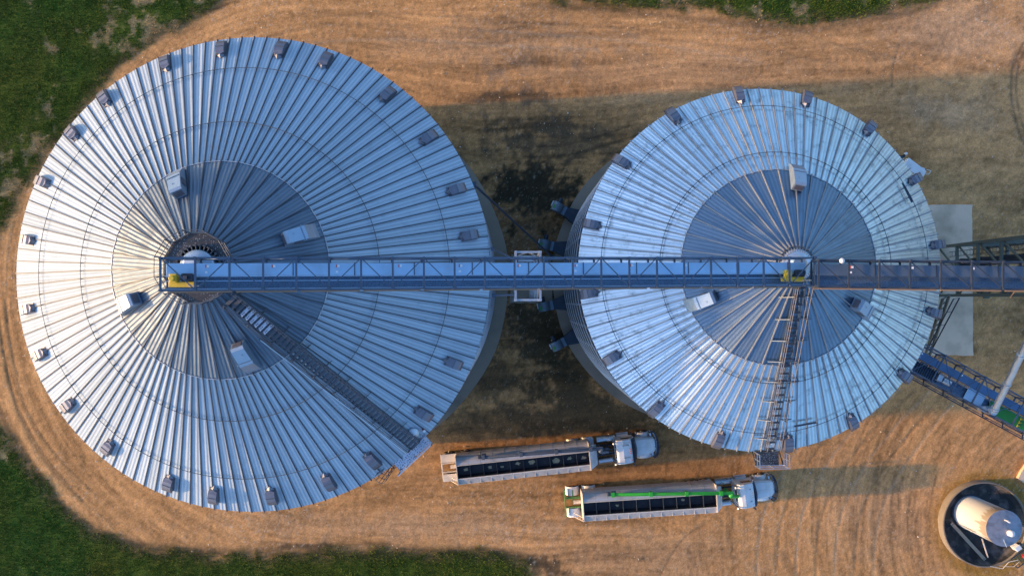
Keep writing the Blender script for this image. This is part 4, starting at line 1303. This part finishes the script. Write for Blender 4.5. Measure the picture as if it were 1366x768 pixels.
def fender(r0, y, wd, a0=0.05, a1=math.pi - .05, n=12):
    mb = MB()
    th = .03
    for i in range(n):
        a, b = a0 + (a1 - a0) * i / n, a0 + (a1 - a0) * (i + 1) / n
        pts = []
        for rr in (r0, r0 + th):
            for aa in (a, b):
                for yy in (y - wd / 2, y + wd / 2):
                    pts.append((rr * math.cos(aa), yy, rr * math.sin(aa)))
        mb.add(pts, [(0, 1, 3, 2), (4, 6, 7, 5), (0, 4, 5, 1), (2, 3, 7, 6), (0, 2, 6, 4), (1, 5, 7, 3)], smooth=False)
    return mb

def lorry(pxy, head, label, group, auger_mat, frame_mat, cab_gap, cab_yaw, style):
    se = P(pxy[0], pxy[1], 3.05)
    c, s = math.cos(head), math.sin(head)
    ox, oy = se.x - s * 1.25, se.y + c * 1.25
    root = empty('semi_truck', (ox, oy, 0), head, label, 'truck', group)
    Lt = 12.0; HT = 3.1
    # body shell: rolled shoulder on the left (north), open compartments, slatted strip at the right
    outer = [(1.22, 1.25), (1.25, 2.2), (1.20, 2.55), (1.06, 2.83), (.84, 3.0), (.64, 3.08), (.42, 3.1)]
    inner = [(.30, 3.02), (.55, 2.4), (.35, 1.4)]
    sh = MB()
    prof = outer + [(.42, 3.04), (.42, 2.98), (.80, 2.9), (1.1, 2.5), (1.14, 2.1), (1.1, 1.25)]
    sh.sweep(prof, 0, Lt, 'x')
    body = sh.build('trailer_body', M['trailer'], root, fixn=True)
    # seams on the shoulder sheet
    sm = MB()
    for k in range(1, 11):
        x = Lt * k / 11
        for i in range(len(outer) - 1):
            a, b = outer[i], outer[i + 1]
            sm.bar((x, a[0] + .004, a[1] + .004), (x, b[0] + .004, b[1] + .004), .03, .012, (0, 1, 1))
    sm.build('body_seam', M['slat'], body)
    # right wall and hopper floors
    rw = MB()
    rw.box((Lt / 2, -1.22, 2.13), (Lt, .04, 1.76)); rw.box((Lt / 2, -.76, 2.95), (Lt, .04, .26))
    rw.box((.02, 0, 2.2), (.05, 2.44, 1.9)); rw.box((Lt - .02, 0, 2.2), (.05, 2.44, 1.9))
    rw.build('trailer_wall', M['cream'], body)
    inn = MB()
    inn.add([(0.06, .42, 3.0), (Lt - .06, .42, 3.0), (Lt - .06, .22, 2.5), (.06, .22, 2.5), (.06, -.55, 2.5), (Lt - .06, -.55, 2.5), (Lt - .06, -.73, 3.0), (.06, -.73, 3.0)],
            [(0, 1, 2, 3), (3, 2, 5, 4), (4, 5, 6, 7), (0, 3, 4, 7), (1, 6, 5, 2)])
    inn.build('hopper', M['tarp'], body)
    for k in range(1, 10):
        x = Lt * k / 10
        pt = MB(); pt.add([(x, .40, 3.0), (x, .22, 2.51), (x, -.55, 2.51), (x, -.72, 3.0), (x + .03, .40, 3.0), (x + .03, .22, 2.51), (x + .03, -.55, 2.51), (x + .03, -.72, 3.0)], [(0, 1, 2, 3), (7, 6, 5, 4), (0, 3, 7, 4)])
        pt.build('hopper_divider', M['truss_dark'], body)
    rg = random.Random(int(pxy[0]))
    gr = MB()
    for k in range(10):
        if rg.random() < (.8 if style == 1 else .45):
            x = Lt * (k + .5) / 10 + rg.uniform(-.2, .2)
            r = rg.uniform(.10, .26); yy = -.15 + rg.uniform(-.08, .08); k0 = len(gr.v)
            gr.revolve([(r, 2.505), (r * .6, 2.55), (0.001, 2.57 + r * .2)], 11, (x, yy, 0))
            for q in range(k0, len(gr.v)):
                a_, b_, c_ = gr.v[q]; j_ = rg.uniform(.55, 1.3); gr.v[q] = (x + (a_ - x) * j_ * 1.3, yy + (b_ - yy) * j_, c_)
    gr.build('grain_heap', M['grain'], body)
    # slatted catwalk along the right side
    sl = MB()
    for k in range(5):
        yy = -.83 - k * .102
        sl.box((Lt / 2, yy, 3.06 - k * .02), (Lt - .05, .07, .03))
    sl.build('side_slats', M['slat'], body)
    ps = MB()
    for k in range(13):
        x = .1 + (Lt - .2) * k / 12
        ps.box((x, -1.03, 3.025), (.05, .52, .05)); ps.bar((x, -1.27, 2.2), (x, -1.27, 3.0), .05)
    ps.build('slat_bracket', M['slat'], body)
    rim = MB()
    rim.box((Lt / 2, .42, 3.12), (Lt, .05, .05)); rim.box((Lt / 2, -.76, 3.10), (Lt, .05, .05)); rim.box((.03, -.4, 3.10), (.08, 1.7, .06)); rim.box((Lt - .03, -.4, 3.10), (.08, 1.7, .06))
    rim.build('top_rim', M['cream'], body)
    # auger boom lying along the top
    au = MB()
    a0, a1 = (2.3, .98, 3.20), (Lt + 1.2, .66, 3.40)
    if style == 2: a0, a1 = (2.5, 1.02, 3.20), (Lt + 1.4, .50, 3.42)
    au.tube(a0, a1, .13, 16)
    av, bv = Vector(a0), Vector(a1); dv = (bv - av)
    au.bar(av + Vector((0, .12, .09)), bv + Vector((0, .12, .09)), .06, .08); au.bar(av + Vector((0, -.12, .09)), bv + Vector((0, -.12, .09)), .05, .06)
    for t in (.02, .33, .62, .9):
        c_ = av + dv * t; au.box(c_ + Vector((0, 0, .02)), (.3, .42, .34))
    ag = au.build('auger', auger_mat, root, bevel=.01)
    ah = MB(); ah.tube(bv + Vector((-.1, 0, 0)), bv + Vector((-.25, -.35, -.2)), .17, 12); ah.tube(bv + Vector((-.25, -.35, -.2)), bv + Vector((.5, -.42, -.3)), .16, 12); ah.tube(bv + Vector((-.3, -.1, -.1)), bv + Vector((-.3, -.1, -1.6)), .17, 12)
    ah.build('auger_head', auger_mat, ag)
    at = MB(); at.box(av + Vector((-.12, .05, .05)), (.22, .3, .3)); at.tube(av + Vector((.1, .2, .05)), av + Vector((.5, .22, .05)), .11, 10); at.build('auger_motor', M['truss_dark'], ag)
    # front panel wedge
    fp = MB(); fp.add([(Lt + .01, .95, 3.0), (Lt + .01, -1.25, 3.0), (Lt + .75, -1.05, 1.9), (Lt + .75, .75, 1.9), (Lt + .01, .95, 1.5), (Lt + .01, -1.25, 1.5)], [(0, 1, 2, 3), (3, 2, 5, 4), (1, 5, 2), (0, 3, 4), (0, 4, 5, 1)])
    fp.build('nose_panel', M['white'], body, fixn=True)
    # chassis rails and tail frame
    ch = MB()
    for yy in (-.45, .45): ch.box((5.4, yy, 1.08), (13.6, .12, .26))
    ch.build('trailer_chassis', frame_mat, root)
    tf = MB()
    tf.box((-1.45, 0, 1.15), (.12, 2.5, .3)); tf.box((-.72, .38, 1.25), (1.36, .09, .14)); tf.box((-.72, -.42, 1.25), (1.36, .09, .14))
    tf.box((-.72, .38, 1.12), (.1, 1.5, .1)) if style == 2 else tf.box((-.72, .9, 1.6), (1.4, .72, .06))
    if style == 1: tf.box((-.72, -.9, 1.5), (1.4, .66, .06)); tf.box((.8, 1.12, 1.66), (1.7, .2, .06))
    tf.build('tail_frame', frame_mat, root, bevel=.015)
    pp = MB(); pp.tube((-.7, 0, 1.1), (0, 0, 1.1), .2, 14); pp.build('discharge_pipe', M['cream'], root)
    ld = MB()
    for k in range(5): ld.tube((-.1 - k * .18, -1.28, 2.9 - k * .45), (-.1 - k * .18, -.95, 2.9 - k * .45), .02, 5)
    ld.bar((0, -1.28, 3.0), (-.9, -1.28, .9), .04); ld.bar((0, -.95, 3.0), (-.9, -.95, .9), .04)
    ld.build('tail_ladder', M['cream'], root)
    for x in (-.72, .78):
        for y in (1.12, -1.12):
            wheel(root, x, y, .52, .30, dual=True)
            if style == 2:
                fd = fender(.60, y * .88, .80); fo = fd.build('fender', M['white'], root, (x, 0, .52))
    # tractor
    tr = Matrix.Rotation(cab_yaw, 4, 'Z'); tx = Lt + cab_gap
    T = Matrix.Translation((tx, 0, 0)) @ tr     # origin: back of cab, x forwards
    def tb(mb, name, mat, **k):
        o = mb.build(name, mat, root, **k); o.matrix_local = T @ o.matrix_local if False else T; return o
    mb = MB()
    for yy in (-.42, .42): mb.box((-1.2, yy, .98), (6.2, .1, .26))
    for x in (-4, -3, -1.8, -.6): mb.box((x, 0, .98), (.12, .74, .18))
    tb(mb, 'tractor_chassis', M['truss_dark'])
    mb = MB(); mb.box((-2.0, 0, 1.18), (1.0, .95, .12)); mb.box((-1.1, 0, 1.3), (.35, .6, .35)); mb.box((-.7, .15, 1.4), (.3, .3, .4))
    mb.tube((-1.6, .2, 1.35), (-.2, .1, 1.5), .05, 6); mb.tube((-1.6, -.2, 1.35), (-.2, -.15, 1.6), .04, 6)
    tb(mb, 'fifth_wheel', M['galv_dark'])
    mb = MB()
    mb.tube((-1.55, -.98, .85), (-.25, -.98, .85), .32, 18); 
    tb(mb, 'fuel_tank', M['chrome'])
    mb = MB(); mb.tube((-1.5, .98, .85), (.2, .98, .85), .33, 18); tb(mb, 'fuel_tank', M['chrome'])
    mb = MB(); mb.box((-2.05, .98, .9), (.5, .55, .6)); tb(mb, 'battery_box', M['galv'], bevel=.03)
    # cab
    w0 = 1.08
    mb = MB()
    if style == 1:
        prof = [(0, .9), (0, 2.85), (.12, 3.0), (.6, 3.03), (1.15, 2.92), (1.40, 2.76), (1.75, 1.95), (1.80, .9)]
    else:
        prof = [(0, .9), (0, 2.9), (.16, 3.2), (.55, 3.22), (1.25, 3.0), (1.45, 2.84), (1.78, 1.95), (1.82, .9)]
    mb.sweep(prof, -w0, w0, 'y')
    cab = tb(mb, 'cab', M['white'], bevel=.09)
    def cb(mb, name, mat, **k): return mb.build(name, mat, cab, **k)
    mb = MB()
    # curved dark windscreen just proud of the cab front
    n = 8
    vs = []
    for i in range(n + 1):
        y = -w0 * .93 + 2 * w0 * .93 * i / n; b2 = .16 * (1 - (y / w0) ** 2)
        vs += [(1.45 + b2, y, 2.74), (1.80 + b2, y, 2.0), (1.2, y, 2.70), (1.2, y, 2.0)]
    mb.add(vs, [(i * 4, i * 4 + 1, i * 4 + 5, i * 4 + 4) for i in range(n)] + [(i * 4 + 2, i * 4, i * 4 + 4, i * 4 + 6) for i in range(n)] + [(0, 2, 3, 1), (4 * n, 4 * n + 1, 4 * n + 3, 4 * n + 2)])
    cb(mb, 'windscreen', M['glass'], fixn=True)
    mb = MB()
    for i in range(8):
        y0 = -w0 * .98 + 2 * w0 * .98 * i / 8; y1 = -w0 * .98 + 2 * w0 * .98 * (i + 1) / 8
        mb.bar((1.46 + .2 * (1 - (y0 / w0) ** 2), y0, 2.84), (1.46 + .2 * (1 - (y1 / w0) ** 2), y1, 2.84), .16, .05)
    cb(mb, 'sun_visor', M['glass'] if style == 1 else M['truss_dark'])
    for sg in (1, -1):
        mb = MB(); mb.box((.95, sg * (w0 + .005), 2.3), (.85, .02, .6)); cb(mb, 'side_window', M['glass'])
        mb = MB(); mb.bar((1.5, sg * w0, 2.4), (1.55, sg * (w0 + .32), 2.45), .04); mb.box((1.55, sg * (w0 + .36), 2.2), (.1, .16, .55)); cb(mb, 'mirror', M['truss_dark'], bevel=.01)
        mb = MB(); mb.tube((.55, sg * .55, 3.09), (1.05, sg * .55, 3.05), .035, 8); mb.tube((1.05, sg * .55, 3.05), (1.15, sg * .55, 3.04), .07, 10); cb(mb, 'horn', M['chrome'])
        mb = MB(); mb.tube((-.14, sg * .92, 1.0), (-.14, sg * .92, 3.3), .075, 12); mb.tube((-.14, sg * .92, 3.28), (-.3, sg * .92, 3.42), .07, 12); cb(mb, 'exhaust_stack', M['chrome'])
        mb = MB(); mb.box((.9, sg * 1.2, .7), (1.1, .28, .08)); mb.box((.9, sg * 1.16, 1.05), (1.0, .2, .06)); cb(mb, 'step', M['galv'])
    for yy in (-.8, -.2, 0, .2, .8):
        mb = MB(); mb.box((1.24, yy, 2.97), (.12, .07, .06)); cb(mb, 'marker_lamp', M['orange'], bevel=.01)
    mb = MB(); mb.box((-.012, 0, 2.35), (.02, 1.2, .45)); cb(mb, 'rear_window', M['glass'])
    # bonnet, narrowing forwards
    secs = [(1.74, .86, 1.95, .95), (2.3, .84, 1.90, .93), (3.0, .78, 1.80, .85), (3.5, .70, 1.66, .75), (3.68, .62, 1.45, .70)]
    mb = MB(); vs = []
    for (x, hw, zt, zb) in secs:
        vs += [(x, -hw, zb), (x, -hw, zt - .22), (x, -hw * .80, zt - .05), (x, -hw * .3, zt), (x, hw * .3, zt), (x, hw * .80, zt - .05), (x, hw, zt - .22), (x, hw, zb)]
    fs = []
    for i in range(len(secs) - 1):
        for k in range(7): fs.append((i * 8 + k, i * 8 + k + 1, (i + 1) * 8 + k + 1, (i + 1) * 8 + k))
    e = (len(secs) - 1) * 8
    fs += [tuple(range(8)), tuple(e + k for k in range(8))[::-1]]
    mb.add(vs, fs)
    bon = tb(mb, 'bonnet', M['white'], bevel=.03)
    mb = MB(); mb.box((3.70, 0, 1.12), (.06, 1.0, .62))
    for k in range(9): mb.box((3.74, -.44 + k * .11, 1.12), (.03, .03, .6))
    mb.build('grille', M['chrome'], bon)
    mb = MB(); mb.bar((1.8, 0, 1.965), (3.0, 0, 1.815), .02, .015); mb.build('bonnet_seam', M['slat'], bon)
    for sg in (1, -1):
        mb = MB(); secf = []
        n = 9
        for i in range(n + 1):
            a = math.pi * (.02 + .93 * i / n); secf.append((2.75 + .66 * math.cos(a), .52 + .68 * math.sin(a)))
        vs = []
        for (x, z) in secf:
            vs += [(x, sg * .70, z + .06), (x, sg * 1.0, z), (x, sg * 1.19, z - .10)]
        mb.add(vs, [(i * 3 + k, i * 3 + k + 1, i * 3 + k + 4, i * 3 + k + 3) for i in range(n) for k in range(2)], smooth=True)
        fo = tb(mb, 'front_fender', M['white']); md = fo.modifiers.new('thick', 'SOLIDIFY'); md.thickness = .04
        mb = MB(); mb.box((3.45, sg * .88, 1.05), (.16, .3, .2)); h_ = tb(mb, 'headlight', M['chrome'], bevel=.02)
    mb = MB()
    bp_ = [(3.45, -1.2), (3.75, -1.05), (3.95, -.5), (3.98, 0), (3.95, .5), (3.75, 1.05), (3.45, 1.2)]
    for i in range(6): mb.bar((*bp_[i], .62), (*bp_[i + 1], .62), .1, .34)
    tb(mb, 'bumper', M['chrome'])
    if True:
        mb = MB()
        for zz in (.9, 1.2, 1.45):
            for i in range(6): mb.bar((bp_[i][0] + .08, bp_[i][1], zz), (bp_[i + 1][0] + .08, bp_[i + 1][1], zz), .05)
        for i in (0, 1, 2, 4, 5, 6): mb.bar((bp_[i][0] + .08, bp_[i][1], .6), (bp_[i][0] + .08, bp_[i][1], 1.47), .05)
        tb(mb, 'grille_guard', M['truss_dark'])
    for sg in (1, -1):
        for x in (-3.75, -2.4):
            wh = wheel(root, 0, sg * 1.1, .52, .28, dual=True); wh.matrix_local = T @ Matrix.Translation((x, 0, .52))
            fd = fender(.58, sg * 1.06, .6, .5, math.pi - .5); fo = fd.build('tractor_fender', M['galv'], root); fo.matrix_local = T @ Matrix.Translation((x, 0, .52))
        wh = wheel(root, 0, sg * 1.05, .52, .30); wh.matrix_local = T @ Matrix.Translation((2.75, 0, .52))
    return root

lorry((611, 646), R_(6.2), 'upper grain lorry, white cab with orange roof lamps and a grey auger', 'two grain lorries parked below the bins', M['galv_dark'], M['cream'], 2.45, R_(1.0), 1)
lorry((779, 695), R_(3.8), 'lower grain lorry, white trailer carrying a bright green auger', 'two grain lorries parked below the bins', M['green'], simple('green_frame_paint', (.07, .20, .05), .5, 0, .2, 3, (.2, .16, .09), .5), 1.95, R_(3.0), 2)

# ------------------------------------------------------------ tank in its ring wall
tb_ = P(1294, 683, .1); rt = 1.55; ht = 4.9
tank = empty('storage_tank', (tb_.x, tb_.y, .05), 0, 'white upright storage tank with rusty drips, standing in the round basin', 'tank')
mb = MB(); mb.revolve([(rt, 0), (rt, ht), (rt + .03, ht + .01), (rt + .03, ht + .05)], 56); mb.build('shell', M['tank'], tank)
mb = MB(); mb.revolve([(rt + .03, ht + .05), (rt - .05, ht + .07), (.4, ht + .22), (0.001, ht + .24)], 56, smooth=False)
mb.build('lid', simple('weathered_lid', (.25, .27, .32), .5, .6, .25, 3, (.10, .10, .12), .6), tank)
mb = MB(); mb.tube((.38, -.35, ht + .15), (.38, -.35, ht + .5), .28, 18); mb.revolve([(.28, 0), (.22, .1), (0.001, .14)], 18, (.38, -.35, ht + .5)); mb.build('hatch', M['white'], tank)
mb = MB(); mb.tube((0, .75, ht + .15), (0, .75, ht + .5), .06, 10); mb.tube((0, .75, ht + .5), (.22, .62, ht + .5), .07, 10); mb.build('vent_pipe', M['white'], tank)
mb = MB(); mb.tube((-.2, -.7, ht + .1), (.1, -1.58, ht + .2), .03, 6); mb.tube((-1.3, -.95, .2), (-1.3, -.95, 3), .04, 8)
mb.build('fill_line', M['galv'], tank)
mb = MB(); mb.revolve([(rt + .12, 0), (rt + .12, .12), (rt + .0, .13)], 48); mb.build('base_ring', M['truss_dark'], tank)

pc = P(1311, 698, .35)
ring = empty('containment_basin', (pc.x, pc.y, 0), 0, 'round low ring wall with black liner encircling the white tank', 'basin')
ro = 3.92
mb = MB(); mb.revolve([(ro + .02, -.1), (ro, .75), (ro - .10, .76), (ro - .12, .02)], 72, smooth=False); mb.build('ring_wall', M['wallconc'], ring)
mb = MB()
rs = random.Random(5)
ns, nr = 72, 22
vs = []
for i in range(nr + 1):
    r = (ro - .13) * i / nr
    for j in range(ns):
        a = 2 * math.pi * j / ns
        zz = .03 + .07 * math.sin(3.1 * r + 4 * math.sin(a * 2)) * math.sin(2.3 * a + r * 2) + rs.uniform(-.015, .015)
        if i == nr: zz = .55
        if i == nr - 1: zz = .12
        vs.append((r * math.cos(a), r * math.sin(a), zz))
mb.add(vs, [(i * ns + j, (i + 1) * ns + j, (i + 1) * ns + (j + 1) % ns, i * ns + (j + 1) % ns) for i in range(nr) for j in range(ns)], smooth=True)
mb.build('liner', simple('wrinkled_black_liner', (.012, .011, .011), .7, 0, .5, 1.6, (.16, .14, .13), .75, .8), ring)  # pale blotches paint in dirt and highlights on the wrinkles
def plank(p, q_, wd, th, mat, name, label, cat):
    p, q_ = Vector(p), Vector(q_)
    root = empty(name, p, 0, label, cat)
    mb = MB(); mb.bar((0, 0, 0), q_ - p, wd, th); mb.build('board', mat, root, bevel=.01)
    mb = MB(); d = (q_ - p)
    for t in (.03, .97): mb.bar(d * t + Vector((0, 0, th / 2)), d * (t + .012) + Vector((0, 0, th / 2)), wd * 1.02, .02)
    mb.build('end_strap', M['galv_dark'], root)
plank(P(1269, 697, .3), P(1314, 746, .3), .30, .08, M['wood'], 'timber_plank', 'long grey plank lying in the basin beside the tank', 'plank')
plank(P(1310, 718, .3), P(1318, 743, .3), .10, .08, M['cream'], 'pale_batten', 'short thin pale batten standing apart right of the long plank', 'batten')
# small pump rack at the corner
p = P(1361, 742, .5)
pr = empty('pump_rack', (p.x, p.y, 0), R_(35), 'red and white pump on a dark rack at the lower right corner', 'pump')
mb = MB()
for k in range(6): mb.bar((-.9 + k * .3, -.5, .8), (-.9 + k * .3, .5, .8), .04)
for yy in (-.5, .5): mb.bar((-.9, yy, .8), (.7, yy, .8), .06)
for xx in (-.9, .7):
    for yy in (-.5, .5): mb.bar((xx, yy, 0), (xx, yy, .8), .06)
mb.build('rack', M['truss_dark'], pr)
mb = MB(); mb.tube((.0, .1, 1.1), (.6, .1, 1.1), .22, 14); mb.box((.3, .1, .9), (.5, .4, .12)); mb.build('pump_body', M['red'], pr)
mb = MB(); mb.box((.1, 1.1, .7), (.5, .4, .7)); mb.box((.1, 1.1, 1.08), (.56, .46, .06)); mb.build('pump_cover', M['white'], pr, bevel=.03)
mb = MB(); mb.path([(-.5, .2, 1.0), (-1.3, .5, .95), (-2.1, .3, .9), (-2.9, 1.1, .85)], .03, 6); mb.path([(-.5, .0, 1.0), (-1.2, -.1, .95), (-2.2, .7, .9)], .02, 6); mb.build('hose', M['cream'], pr)
